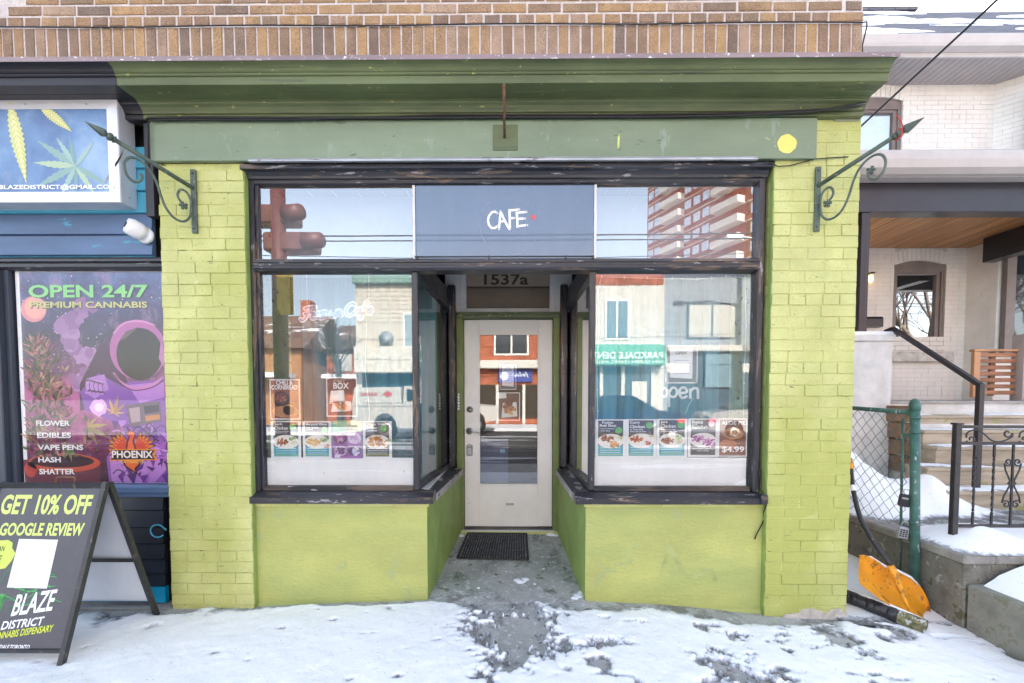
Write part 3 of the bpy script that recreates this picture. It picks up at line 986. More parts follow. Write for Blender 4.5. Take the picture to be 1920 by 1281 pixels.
# interior of the display bays
TEAL = mat('teal_curtain', (.075, .25, .32), .8, var=.25, vs=3, stretch=(3, 1, .1), bump=.1)
DARKIN = mat('dark_interior', (.030, .032, .034), .8, var=.3, vs=2)
PALEB = mat('pale_backing', (.30, .30, .34), .7, var=.12, vs=2)
WB = mat('white_backing_board', (.90, .90, .91), .6, var=.04, vs=2, bump=.1, wear=[((.20, .19, .18), .765, 26, (1, 1, 1))])
itr = MB()
itr.box(-1.85, -.66, .17, 1.3, .70, .735).build('display_floor', TRIMWHITE, cs)
MB().box(.50, 1.68, .17, 1.3, .70, .735).build('display_floor', TRIMWHITE, cs)
def curtain(x0, x1, y, z0, z1):
    n = int((x1 - x0) / .02)
    V, F = [], []
    for i in range(n + 1):
        x = x0 + (x1 - x0) * i / n
        yy = y + .025 * math.sin(i * .75) + .012 * math.sin(i * 1.9 + 1)
        V += [(x, yy, z0), (x, yy, z1)]
    F = [(2 * i, 2 * i + 2, 2 * i + 3, 2 * i + 1) for i in range(n)]
    return MB().add(V, F, None, True).build('curtain', TEAL, cs)
curtain(-1.86, -.70, .80, .74, 2.55)
curtain(.52, 1.70, .80, .74, 2.55)
MB().box(-1.80, -.742, .112, .118, .772, .968).build('white_board', WB, cs)
MB().box(.533, 1.612, .112, .118, .772, .972).build('white_board', WB, cs)
MB().box(-1.86, -.70, .35, .36, 2.30, 2.9).build('transom_backing', PALEB, cs)
MB().box(.50, 1.70, .35, .36, 2.30, 2.9).build('transom_backing', PALEB, cs)
# cafe room
rm = MB()
rm.box(-2.4, 2.2, 4.0, 4.05, 0, 3.2).box(-2.4, -2.36, .2, 4.0, 0, 3.2).box(2.16, 2.2, .61, 4.0, 0, 3.2).box(-2.36, 2.16, 1.4, 4, 3.0, 3.05).box(-2.36, 2.16, 1.4, 4, .08, .12)
rm.build('cafe_room', DARKIN, cs)
MB().box(-.40, -.11, 1.42, 1.46, .3, .98).build('blue_panel', mat('navy_board', (.055, .075, .16), .6), cs)
MB().box(-.19, -.14, 1.408, 1.416, .845, .88).build('panel_sticker', flat((110, 160, 200)), cs)
# body of the shop behind the front
MB().box(2.2, 2.255, .603, 11, -.3, 3.30).build('side_wall', MASS.m, cs)
MB().box(-2.36, 2.15, 4.1, 11, -.3, 3.29).build('back_mass', DARKIN, cs)

# ================================================================== DISPENSARY SHOPFRONT (next door)
ds = thing('dispensary_shopfront', 'black and turquoise clad dispensary shopfront beside the lime pillar', 'shopfront', (-3.2, 0, 0))
TURQ = mat('turquoise_paint', (.07, .36, .50), .45, var=.1, vs=3, bump=.2, stretch=(.3, 1, 1))
BLUEB = mat('slate_blue_board', (.075, .125, .225), .4, var=.18, vs=4, bump=.3, bs=50, stretch=(.25, 1, 1), wear=[((.06, .30, .42), .75, 10, (.3, 1, 1))])
NIGHT = mat('black_blue_board', (.012, .015, .026), .42, var=.3, vs=5, bump=.35, bs=40, stretch=(.2, 1, 1), wear=[((.16, .19, .25), .76, 60, (1, 1, 1))])
bx0, bx1 = -6.5, -2.512
def lap(z0, z1, m, y=.06, t=.02):
    return MB().prism_x([(y, z0), (y - t, z0 + .004), (y - .004, z1), (y + .02, z1), (y + .02, z0)], bx0, bx1).build('siding_board', m, ds)
lap(2.715, 3.10, BLACKF, .07)
for k in range(3):
    lap(2.655 + k * .15, 2.802 + k * .15, TURQ, .045)
lap(2.512, 2.652, BLUEB, .045)
lap(2.372, 2.509, BLUEB, .045)
lap(2.3605, 2.3715, TURQ, .05, .012)
MB().prism_x([(.03, 2.36), (.02, 2.345), (.02, 2.33), (.045, 2.322), (.045, 2.30), (.06, 2.285), (.12, 2.285), (.12, 2.36)], bx0, -2.44).build('window_header', BLACKP, ds)
for x0, x1 in ((-3.70, -3.60), (-4.9, -4.8)):
    m = MB().box(x0, x1, .03, .13, .785, 2.285, c=.006).box(x1 + .004, x1 + .035, .07, .13, .785, 2.285)
    m.build('mullion', mat('grey_blue_mullion', (.045, .055, .075), .4, var=.2, vs=3, stretch=(1, 1, .2)), ds)
MB().box(-3.55, -2.44, .105, .108, .785, 2.285).build('window_backing', PAPER, ds)
MB().box(-6.5, -3.72, .16, .17, .6, 2.3).build('dark_room', DARKIN, ds)
MB().add([(-6.5, .10, .785), (-3.70, .10, .785), (-3.70, .10, 2.285), (-6.5, .10, 2.285)], [(0, 1, 2, 3)]).build('window_pane', WINGLASS, ds)
MB().prism_x([(.02, .785), (.008, .772), (.012, .735), (.03, .728), (.035, .70), (.10, .70), (.10, .785)], bx0, -2.44).build('window_sill', BLUEB, ds)
zz = [.70, .60, .475, .36, .25, .145, .056]
for a, b in zip(zz, zz[1:]):
    lap(b + .002, a - .002, NIGHT, .06, .016)
MB().box(bx0, bx1, .045, .08, -.06, .054).build('base_board', mat('bright_cyan_paint', (.0, .33, .56), .45, var=.05, bump=.1), ds)
MB().box(bx0, -2.44, -.02, .09, -.3, -.068, c=.01).build('footing', CONCRETE, ds)
MB().box(-14, -2.42, .14, 11, -.3, 3.30).build('body', DARKIN, ds)
MB().prism_x(prof, -14, -2.484).build('cornice', BLACKF, ds)
MB().prism_x(fl, -14, -2.484).build('flashing', FLASH, ds)
MB().box(-2.511, -2.457, -.01, .04, 2.62, 3.23).build('corner_trim', BLACKF, ds)
# peeling turquoise curl and pale wire by the pillar
m = MB()
pts = [(-2.47, .02, .47)] + [(-2.54 + .05 * math.cos(R(a)), .03, .46 + .045 * math.sin(R(a))) for a in range(40, 330, 20)]
m.tube(pts, .005, 6)
tag(m.build('loose_cable', TURQ), 'curl of turquoise painted cable hanging by the lime pillar base', 'cable')

# --- window poster: purple space print with planter, astronaut and flame bird badge
wp = thing('window_poster', 'tall purple cannabis poster reading OPEN 24/7 in the black framed window', 'poster', (-3.03, .10, .79))
t = NT('poster_space_print')
sep = t.new('ShaderNodeSeparateXYZ'); t.link(t.P(), sep.inputs[0])
mrz = t.new('ShaderNodeMapRange'); mrz.inputs['From Min'].default_value = .79; mrz.inputs['From Max'].default_value = 2.28
t.link(sep.outputs[2], mrz.inputs['Value'])
nz = t.noise(4.5, 7, .72)
ad = t.new('ShaderNodeMath', operation='MULTIPLY_ADD'); t.link(nz, ad.inputs[0]); ad.inputs[1].default_value = .55; ad.inputs[2].default_value = -.27
ad2 = t.new('ShaderNodeMath', operation='ADD'); t.link(mrz.outputs[0], ad2.inputs[0]); t.link(ad.outputs[0], ad2.inputs[1])
c = t.ramp(ad2.outputs[0], [(.0, srgb(70, 14, 48)), (.2, srgb(120, 30, 96)), (.4, srgb(206, 120, 176)), (.55, srgb(120, 56, 120)), (.7, srgb(66, 40, 84)), (.85, srgb(84, 70, 122)), (1, srgb(110, 128, 180))])
vo = t.new('ShaderNodeTexVoronoi'); vo.inputs['Scale'].default_value = 26
t.link(t.mapped((1, 1, 1)), vo.inputs['Vector'])
c = t.mix(t.ramp(vo.outputs['Distance'], [(.045, (1, 1, 1)), (.09, (0, 0, 0))]), c, (.95, .9, .98))
sm2 = t.noise(5, 5, .7, (1.4, 1, .6))
c = t.mix(t.ramp(sm2, [(.56, (0, 0, 0)), (.74, (.55,) * 3)]), c, srgb(215, 170, 215))
t.bsdf(c, .32, 0, .5)
MB().box(-3.515, -2.45, .0985, .1045, .79, 2.278).build('sheet', t.m, wp)
# poster drawing: x 0..1 across (0 = left edge), z 0..1 up
PX = lambda u: -3.515 + u * 1.005
PZ_ = lambda v: .79 + v * 1.487
def pm(px, py):            # position on the sheet from the photograph's poster square
    p = at(px, py, .098)
    return (p.x, p.z)
def blade(mb, base, ang, L, w, y, m, ser=5):
    ca, sa = math.cos(ang), math.sin(ang)
    up, dn = [], []
    for i in range(ser * 2 + 1):
        s_ = i / (ser * 2)
        ww = w * math.sin(math.pi * min(1, s_ ** .8)) * (1.0 if i % 2 else .72)
        up.append((s_ * L, ww)); dn.append((s_ * L, -ww))
    P = up + dn[::-1][1:-1]
    mb.poly_xz([(base[0] + a * ca - b * sa, base[1] + a * sa + b * ca) for a, b in P], y, m)
def leaf(mb, base, ang, L, y, cols):
    for k, (da, l) in enumerate(((-1.9, .35), (-1.25, .6), (-.6, .85), (0, 1), (.6, .85), (1.25, .6), (1.9, .35))):
        blade(mb, base, ang + da, L * l, L * l * .11, y - .00004 * k, random.choice(cols))
MB().add([(-3.52, .088, .785), (-2.44, .088, .785), (-2.44, .088, 2.285), (-3.52, .088, 2.285)], [(0, 1, 2, 3)]).build('window_pane', glass('poster_glass', .03, (.98, .98, .98), 0, .01, .02), ds)
art = MB()
Y0 = .0979
def circ(px, py, r_, col, y, n=28, jit=0, sq=1, rot=0):
    x, z = pm(px, py)
    art.disc_xz(x, z, r_ / 274, r_ * sq / 274, y, flat(col), n, jit, rot)
def shape(pts, col, y):
    art.poly_xz([pm(*p) for p in pts], y, flat(col))
circ(63, 580, 25, (236, 160, 170), Y0)
circ(66, 577, 21, (246, 190, 178), Y0 - .0002, jit=.04)
art.build('moon', None, wp); art = MB()
# smoke plume
for k in range(46):
    s_ = k / 46
    circ(150 + 24 * math.sin(s_ * 7) + random.uniform(-14, 14), 720 - s_ * 150, random.uniform(7, 17), random.choice([(168, 122, 178), (178, 134, 188), (160, 112, 172), (190, 150, 200)]), Y0 - .0003 - k * .000004, 12, .2)
kind(art.build('smoke_plume', None, wp), 'stuff'); art = MB()
shape([(150, 720), (190, 640), (215, 660), (250, 740), (240, 760), (150, 770)], (84, 40, 90), Y0 - .0006)
art.build('mountain', None, wp); art = MB()
# astronaut: plain suit and dark visor
shape([(205, 905), (200, 860), (235, 800), (160, 770), (150, 735), (185, 700), (230, 725), (240, 716), (308, 712), (313, 905)], (150, 96, 190), Y0 - .0008)
for q in ([(240, 722), (308, 716), (309, 745), (262, 756)], [(205, 850), (250, 820), (300, 845), (312, 880), (290, 905), (210, 905)], [(168, 708), (196, 702), (204, 730), (178, 748), (160, 736)]):
    shape(q, (196, 146, 220), Y0 - .0010)
for k in range(30):
    x0_, y0_ = random.uniform(205, 305), random.uniform(770, 900)
    shape([(x0_, y0_), (x0_ + random.uniform(8, 22), y0_ + random.uniform(-14, 8)), (x0_ + random.uniform(4, 14), y0_ + random.uniform(8, 24))], random.choice([(110, 50, 150), (176, 104, 206), (202, 140, 226), (84, 34, 120)]), Y0 - .0012 - k * .000005)
circ(259, 656, 55, (196, 120, 186), Y0 - .0016, 40, 0, 1.05)
circ(262, 664, 45, (52, 38, 44), Y0 - .0018, 40, 0, 1.12, -.12)
shape([(302, 640), (308, 660), (308, 690), (298, 672)], (208, 140, 200), Y0 - .0019)
shape([(224, 640), (236, 622), (262, 612), (250, 622), (234, 636)], (120, 96, 104), Y0 - .0019)
shape([(236, 760), (300, 752), (304, 790), (244, 800)], (120, 104, 116), Y0 - .0016)
for q, c_ in (([(242, 766), (262, 763), (264, 790), (247, 793)], (190, 170, 176)), ([(270, 762), (298, 759), (299, 772), (272, 776)], (66, 52, 74)), ([(272, 780), (300, 777), (300, 786), (274, 790)], (214, 150, 90))):
    shape(q, c_, Y0 - .0018)
def ink(pts, w_, col, y):
    strokes(art, [[pm(*q) for q in smooth_path(pts, 4)]], w_ / 274, y, flat(col))
for k in range(26):
    x0_, y0_ = random.uniform(206, 300), random.uniform(800, 890)
    ink([(x0_, y0_), (x0_ + 9, y0_ - random.uniform(2, 9)), (x0_ + 20, y0_ + random.uniform(-6, 6)), (x0_ + 30 * random.uniform(.6, 1), y0_ + random.uniform(-4, 14))], random.uniform(1.5, 4.5), random.choice([(92, 36, 128), (186, 112, 214), (214, 156, 232), (120, 56, 158), (70, 26, 100)]), Y0 - .00125 - k * .000004)
for k in range(4):
    ink([(166 + k * 8, 712 + k * 2), (164 + k * 8, 722 + k), (168 + k * 8, 734 + k)], 7, (206, 160, 226), Y0 - .0017)
    ink([(170 + k * 8, 714 + k * 2), (168 + k * 8, 724 + k), (172 + k * 8, 736 + k)], 1.2, (96, 50, 120), Y0 - .00175)
ink([(214, 700), (226, 716), (252, 728), (284, 722), (306, 708)], 5, (216, 150, 206), Y0 - .00195)
ink([(216, 704), (228, 720), (252, 732), (284, 727), (306, 714)], 2, (110, 50, 104), Y0 - .00195)
ink([(214, 625), (232, 607), (262, 602), (290, 610)], 4, (226, 160, 214), Y0 - .00195)
circ(186, 764, 17, (236, 196, 240), Y0 - .0019, 16, .15)
circ(186, 764, 9, (252, 236, 252), Y0 - .0020, 12, .1)
art.build('astronaut', None, wp); art = MB()
# planter
shape([(48, 905), (44, 862), (190, 862), (188, 905)], (110, 44, 66), Y0 - .0016)
circ(120, 868, 72, (206, 92, 62), Y0 - .0017, 40, 0, .26)
circ(118, 865, 62, (62, 26, 40), Y0 - .0018, 40, 0, .2)
circ(58, 880, 12, (190, 70, 60), Y0 - .0017, 20, .05, 1.3)
art.build('planter', None, wp); art = MB()
# cannabis plants
G = [(120, 84, 84), (160, 110, 110), (90, 96, 66), (190, 130, 130), (150, 70, 96), (206, 160, 140), (104, 116, 76), (176, 96, 120), (70, 60, 60)]
for k in range(260):
    yv = random.uniform(640, 860)
    sp = 14 + (yv - 640) * .34
    xv = 68 + random.gauss(0, sp * .5) + (yv - 640) * .12
    if not 56 < xv < 190:
        continue
    p = pm(xv, yv)
    for j in range(3):
        blade(art, p, random.uniform(.2, 2.9), random.uniform(.03, .10), random.uniform(.006, .012), Y0 - .0021 - k * .000004, flat(random.choice(G)))
leaf(art, pm(66, 800), -.9, .14, Y0 - .0027, [flat((170, 150, 110)), flat((150, 140, 96))])
leaf(art, pm(165, 800), -.5, .17, Y0 - .0027, [flat((160, 140, 90)), flat((196, 170, 100)), flat((140, 130, 80))])
leaf(art, pm(215, 775), 1.3, .13, Y0 - .0027, [flat((190, 150, 110)), flat((220, 180, 110))])
leaf(art, pm(130, 840), -1.4, .10, Y0 - .0028, [flat((110, 140, 90)), flat((130, 170, 100))])
kind(art.build('plants', None, wp), 'stuff'); art = MB()
for k in range(70):
    sx_, sy_ = random.uniform(38, 306), random.uniform(515, 740)
    if not (sx_ > 195 and sy_ > 592):
        circ(sx_, sy_, random.uniform(.5, 1.5), (250, 236, 250), Y0 - .0029, 5)
kind(art.build('stars', None, wp), 'stuff')
# flame bird badge
m = MB()
def bs(pts, col, y):
    m.poly_xz([pm(*p) for p in pts], y, flat(col))
def bird(grow, col, y):
    wing = [(242, 848), (222, 846), (213, 834), (211, 822), (216, 812), (224, 804), (230, 810), (236, 818), (242, 812), (246, 820), (252, 814), (258, 806), (268, 806), (278, 812), (284, 824), (282, 836), (272, 846), (256, 848)]
    cx_, cy_ = 247, 828
    bs([(cx_ + (a - cx_) * grow, cy_ + (b - cy_) * grow) for a, b in wing], col, y)
def feather(bx_, by_, ang, L_, w_, col, y):
    blade(m, pm(bx_, by_), ang, L_ / 274, w_ / 274, y, flat(col), 3)
for grow, col, dy_ in ((1.14, (46, 20, 24), .0031), (1.0, (240, 150, 50), .0032), (.78, (214, 76, 44), .0033)):
    for s_ in (-1, 1):
        for k in range(9):
            an = 1.57 - s_ * (.35 + k * .26)
            feather(247 + s_ * 8, 842, an, (40 - abs(k - 3) * 2.2) * grow, 5.2 * grow, col, Y0 - dy_ - .000004 * k)
bs([(236, 846), (238, 828), (243, 818), (236, 814), (244, 806), (252, 808), (256, 816), (252, 826), (258, 846)], (120, 34, 32), Y0 - .0035)
bs([(239, 846), (241, 829), (245, 818), (239, 814), (245, 808), (251, 810), (253, 816), (249, 827), (254, 846)], (236, 116, 66), Y0 - .0036)
bs([(228, 862), (266, 860), (264, 872), (256, 880), (258, 890), (246, 882), (236, 876)], (46, 20, 24), Y0 - .0032)
bs([(232, 863), (262, 861), (260, 871), (253, 878), (254, 885), (246, 879), (238, 874)], (236, 120, 50), Y0 - .0033)
bs([(205, 842), (296, 842), (290, 852), (296, 863), (206, 864), (211, 853)], (240, 160, 60), Y0 - .0037)
bs([(207.5, 844), (291, 844), (286, 852), (291, 861), (209, 862), (213, 853)], (46, 20, 24), Y0 - .0038)
a, b = pm(211, 859), pm(287, 845)
text_into(m, 'PHOENIX', a[0], b[0], a[1], b[1], Y0 - .004, flat((250, 250, 250)), .03)
a, b = pm(228, 868.5), pm(270, 862.5)
text_into(m, 'EXTRACTS', a[0], b[0], a[1], b[1], Y0 - .004, flat((236, 200, 90)), .03)
m.build('flame_bird_badge', None, wp)
m = MB()
for s_, x0, x1, y0, y1, col, bo in (('OPEN 24/7', 55, 278, 559, 534, (160, 232, 150), .03), ('PREMIUM CANNABIS', 57, 277, 578, 565.5, (222, 222, 150), .03),
                                    ('FLOWER', 69, 132, 799, 788.5, (250, 250, 250), .035), ('EDIBLES', 71, 134, 821.5, 811, (250, 250, 250), .035), ('VAPE PENS', 72, 157, 844, 834, (250, 250, 250), .035),
                                    ('HASH', 73, 115, 867, 857, (250, 250, 250), .035), ('SHATTER', 75, 141, 889.5, 879, (250, 250, 250), .035)):
    a, b = pm(x0, y0), pm(x1, y1)
    sh = pm(x0 + 1.2, y0 + 1.2), pm(x1 + 1.2, y1 + 1.2)
    text_into(m, s_, sh[0][0], sh[1][0], sh[0][1], sh[1][1], Y0 - .0036, flat((70, 40, 90)), bo)
    text_into(m, s_, a[0], b[0], a[1], b[1], Y0 - .0042, flat(col), bo)
    m.build('lettering', None, wp); m = MB()

# --- light box sign
lb = thing('light_box_sign', 'aluminium framed light box with cannabis leaves on blue above the dispensary', 'sign', (-3.6, -.1, 2.7))
lx1, lx0, ly0, ly1, lz0, lz1 = -2.605, -4.3, -.10, .035, 2.675, 3.325
MB().box(lx0, lx1, ly0 + .004, ly1, lz0, lz1, c=.004).build('box', ALU, lb)
m = MB()
fw = .062
WALU = mat('white_alu_frame', (.70, .71, .74), .35, .2, var=.04, bump=.05)
m.hexa([(lx0, ly0 - .01, lz1 - fw), (lx1 - fw, ly0 - .01, lz1 - fw), (lx1 - fw, ly0, lz1 - fw), (lx0, ly0, lz1 - fw), (lx0, ly0 - .002, lz1), (lx1, ly0 - .002, lz1), (lx1, ly0 + .003, lz1), (lx0, ly0 + .003, lz1)])
m.hexa([(lx0, ly0 - .002, lz0), (lx1, ly0 - .002, lz0), (lx1, ly0 + .003, lz0), (lx0, ly0 + .003, lz0), (lx0, ly0 - .01, lz0 + fw), (lx1 - fw, ly0 - .01, lz0 + fw), (lx1 - fw, ly0, lz0 + fw), (lx0, ly0, lz0 + fw)])
m.hexa([(lx1 - fw, ly0 - .01, lz0 + fw), (lx1, ly0 - .002, lz0), (lx1, ly0 + .003, lz0), (lx1 - fw, ly0, lz0 + fw), (lx1 - fw, ly0 - .01, lz1 - fw), (lx1, ly0 - .002, lz1), (lx1, ly0 + .003, lz1), (lx1 - fw, ly0, lz1 - fw)])
m.build('frame', WALU, lb)
m = MB()
for z in (2.73, 2.98, 3.27):
    m.lathe([(.007, 0), (.006, .004)], (lx1, -.03, z), 'x', 10)
for x in (-2.8, -3.2):
    m.lathe([(.007, 0), (.006, -.004)], (x, ly0 - .006, lz1 - .03), 'y', 10)
m.build('screws', STEEL, lb)
t = NT('blue_sign_print')
n1 = t.noise(1.6, 5, .6)
n2 = t.noise(9, 4, .6, (1, 1, 1))
c = t.ramp(n1, [(.3, srgb(70, 92, 136)), (.5, srgb(104, 136, 176)), (.68, srgb(150, 176, 205))])
c = t.mix(t.ramp(n2, [(.55, (0, 0, 0)), (.8, (.3,) * 3)]), c, srgb(190, 205, 214))
t.bsdf(c, .25, 0, .5)
MB().box(lx0, lx1 - fw, ly0 - .004, ly0 + .002, lz0 + fw, lz1 - fw).build('face', t.m, lb)
m = MB()
fy = ly0 - .0046
def fp(px, py):
    p = at(px, py, fy)
    return (p.x, p.z)
gl_ = [flat((136, 168, 164)), flat((156, 184, 176)), flat((124, 158, 158)), flat((172, 194, 164))]
cx_, cz_ = fp(142, 312)
for k, (ang, L) in enumerate(((2.55, .30), (2.15, .22), (1.75, .20), (3.05, .28), (3.6, .30), (4.2, .22), (4.7, .17), (5.3, .22), (5.75, .24), (.9, .2))):
    blade(m, (cx_, cz_), ang, L, L * .09, fy - .0001 * k, gl_[k % 4], 7)
for (bx_, by_), (ex_, ey_), wd_, cols in (((18, 190), (50, 345), .050, [(206, 208, 140), (226, 222, 160)]), ((72, 196), (136, 248), .034, [(206, 208, 140), (226, 222, 160)])):
    p0, p1 = Vector(fp(bx_, by_)), Vector(fp(ex_, ey_))
    d_ = p1 - p0
    blade(m, p0, math.atan2(d_.y, d_.x), d_.length, wd_, fy - .0012, flat(cols[0]), 16)
    blade(m, p0, math.atan2(d_.y, d_.x), d_.length, wd_ * .45, fy - .0014, flat(cols[1]), 16)
    for j in range(1, 15):
        c0 = p0 + d_ * (j / 15)
        for s_ in (-1, 1):
            an = math.atan2(d_.y, d_.x) + s_ * .55
            blade(m, c0, an, wd_ * 1.2 * math.sin(math.pi * j / 15), .0022, fy - .0016, flat((168, 172, 104)), 2)
for k in range(6):
    blade(m, fp(196 + k * 5, 345 - k * 8), 1.05, .13, .006, fy - .0005, flat((150, 140, 110)), 5)
m.build('leaf_print', None, lb)
m = MB()
a, b = fp(-1, 357.5), fp(218, 346)
text_into(m, 'BLAZEDISTRICT@GMAIL.COM', a[0], b[0], a[1], b[1], fy - .002, flat((250, 250, 250)), .025)
m.build('lettering', None, lb)

# --- security camera
sc_ = thing('security_camera', 'white turret security camera on the slate blue board by the pillar', 'camera', (-2.57, .03, 2.56))
c = at(258, 432, -.03)
m = MB().lathe([(.052, 0), (.056, -.012), (.05, -.03), (.02, -.034)], (c.x + .02, .022, c.z - .02), 'y', 20)
m.build('base', mat('white_plastic', (.78, .78, .78), .35, bump=0, var=.02), sc_)
m = MB()
m.tube([Vector((c.x + .025, .0, c.z - .018)), Vector((c.x + .005, -.025, c.z - .004)), Vector((c.x - .02, -.06, c.z + .012)), Vector((c.x - .035, -.08, c.z + .02))], [.048, .056, .056, .046], 20)
hdm = m.build('housing', MATS['white_plastic'], sc_)
MB().tube([Vector((c.x - .035, -.08, c.z + .02)), Vector((c.x - .038, -.084, c.z + .022))], [.02, .018], 16).build('lens', flat((22, 22, 24), .1), hdm)

# --- A-frame sidewalk sign
af = thing('sidewalk_sign', 'black A-frame sidewalk sign offering GET 10% OFF standing in the snow', 'sign', (-2.75, -.4, -.1))
FT = at(115, 1250, -.70); FT = Vector((-2.50, -.70, -.10))
TOPZ, TOPY = .893, -.45
TX = -2.436          # right side at the top
AW = .66
def fpnl(u, v):      # front panel: u from right edge to the left, v from the foot up
    b = FT + (Vector((TX, TOPY, TOPZ)) - FT) * v
    return b + Vector((-u, 0, 0))
nrm = (Vector((-1, 0, 0)).cross(Vector((TX, TOPY, TOPZ)) - FT)).normalized()
if nrm.y > 0:
    nrm = -nrm
AFM = mat('aframe_black_metal', (.030, .030, .033), .45, var=.25, vs=8, bump=.2, wear=[((.14, .10, .085), .66, 18, (1, 1, .3)), ((.5, .52, .55), .77, 90, (1, 1, 1))])
m = MB()
m.bar(fpnl(.012, 0), fpnl(.012, 1), .026, .03, up=(0, 1, .3)).bar(fpnl(AW - .012, 0), fpnl(AW - .012, 1), .026, .03, up=(0, 1, .3))
m.bar(fpnl(.025, .985), fpnl(AW - .025, .985), .026, .028, up=(0, 1, .3)).bar(fpnl(.025, .105), fpnl(AW - .025, .105), .022, .022, up=(0, 1, .3))
fr_ = m.build('front_frame', AFM, af)
BF = Vector((-2.455, -.09, -.085))
def bpnl(u, v):
    b = BF + (Vector((TX, TOPY + .02, TOPZ)) - BF) * v
    return b + Vector((-u, 0, 0))
m = MB()
m.bar(bpnl(.012, 0), bpnl(.012, .995), .026, .028, up=(0, 1, -.3)).bar(bpnl(AW - .012, 0), bpnl(AW - .012, .995), .026, .028, up=(0, 1, -.3))
for v in (.10, .445):
    m.bar(bpnl(.025, v), bpnl(AW - .025, v), .022, .022, up=(0, 1, -.3))
m.build('back_frame', AFM, af)
bn = Vector((0, .01, .004))
MB().hexa([bpnl(.02, .11) + bn, bpnl(AW - .02, .11) + bn, bpnl(AW - .02, .11) + bn * 1.6, bpnl(.02, .11) + bn * 1.6, bpnl(.02, .97) + bn, bpnl(AW - .02, .97) + bn, bpnl(AW - .02, .97) + bn * 1.6, bpnl(.02, .97) + bn * 1.6]).build('back_board', mat('white_corrugated_plastic', (.72, .74, .78), .4, var=.04, bump=.05), af)
f0 = nrm * .004
brd = MB().hexa([fpnl(.024, .115) + f0, fpnl(AW - .024, .115) + f0, fpnl(AW - .024, .115) - f0, fpnl(.024, .115) - f0, fpnl(.024, .975) + f0, fpnl(AW - .024, .975) + f0, fpnl(AW - .024, .975) - f0, fpnl(.024, .975) - f0]).build('front_board', mat('charcoal_print', (.060, .056, .070), .4, var=.12, vs=3, bump=.05, wear=[((.5, .5, .52), .785, 120, (1, 1, 1))]), af)
m = MB()
h0, h1 = fpnl(.20, 1), fpnl(.31, 1)
m.tube([h0 + Vector((0, .0, -.01)), h0 + Vector((0, .005, .026)), h0 + Vector((-.006, .005, .032)), h1 + Vector((.006, .005, .032)), h1 + Vector((0, .005, .026)), h1 + Vector((0, 0, -.01))], .006, 8)
m.build('handle', RUST, af)
TL = (Vector((TX, TOPY, TOPZ)) - FT).length
def pf(off):
    return lambda a, b: tuple(fpnl(-a, b / TL) + nrm * (.0046 + off))
# board coordinates from the photograph: intersect the sight line with the board's plane
def bq(px, py):
    d = Vector(_ray(px, py)); o_ = Vector((0, CAM_Y, EYE))
    t_ = (FT + f0 - o_).dot(nrm) / d.dot(nrm)
    p = o_ + d * t_
    v = (p.z - FT.z) / (TOPZ - FT.z)
    return ((p.x - fpnl(0, v).x), v * TL)
m = MB()
LG = flat((206, 224, 120))
def btext(s_, px0, px1, pyb, pyt, col, bold=.02, shear=0.0, off=.0, slope=0.0, x_at=None):
    a, b = bq(px0, pyb), bq(px1, pyt)
    V_ = MB()
    fnb = pf(off)
    V_ = MB()
    text_into(V_, s_, a[0], b[0], a[1], b[1], 0, col, bold, shear, fn=lambda x, z: fnb(x, z + slope * (x - a[0])))
    V_.build('lettering', None, brd)
btext('GET 10% OFF', -2, 176, 965, 928, LG, .03)
btext('GOOGLE REVIEW', -3, 160, 1005, 981, LG, .03)
btext('BLAZE', 20, 106, 1156, 1116, flat((236, 236, 240)), .02, .1, .0004, .14)
btext('DISTRICT', 1, 82, 1182, 1166, flat((236, 236, 240)), .02, .1, .0004, .12)
btext('NNABIS DISPENSARY', -4, 98, 1199, 1186, flat((206, 216, 60)), .02, .1, .0004, .14)
btext('DALE,TORONTO', -2, 57, 1219, 1209.5, flat((230, 230, 235)), .03, .1)
m = MB()
def bpoly(pts, col, off):
    fnb = pf(off)
    m.add([fnb(*bq(*p)) for p in pts], [tuple(range(len(pts)))], flat(col))
bpoly([(-30, 1016), (16, 1013), (24, 1018), (23, 1028), (29, 1038), (22, 1052), (10, 1066), (-30, 1072)], (198, 222, 96), .0002)
bpoly([(36, 1011), (109, 1012.5), (88, 1104), (13, 1102)], (226, 226, 232), .0002)
btext('AN', -4, 11, 1034, 1024, flat((60, 70, 40)), .02, .1, .0006)
btext('E!', -4, 5, 1057, 1041, flat((60, 70, 40)), .02, .1, .0006)
fnb = pf(.0001)
for k in range(16):      # flowing green leaf strands behind the lettering
    x0_, y0_ = random.uniform(-10, 60), random.uniform(1090, 1150)
    pts = [(x0_ + j * 7, y0_ - 14 * math.sin(j * .5 + k) - j * (2 if k % 2 else 4)) for j in range(9)]
    pts = [bq(*p) for p in pts]
    strokes(m, [pts], random.uniform(.003, .008), 0, flat(random.choice([(40, 120, 70), (60, 150, 84), (34, 90, 60), (90, 170, 100)])), fn=fnb)
for k in range(9):
    a0 = bq(-2 + k * .5, 1150 - k * 4)
    pts = [bq(-6 + j * (1.5 + k * .25), 1160 - j * 9) for j in range(6)]
    strokes(m, [pts], .006, 0, flat(random.choice([(70, 160, 90), (110, 190, 110)])), fn=fnb)
kind(m.build('board_print', None, brd), 'stuff')

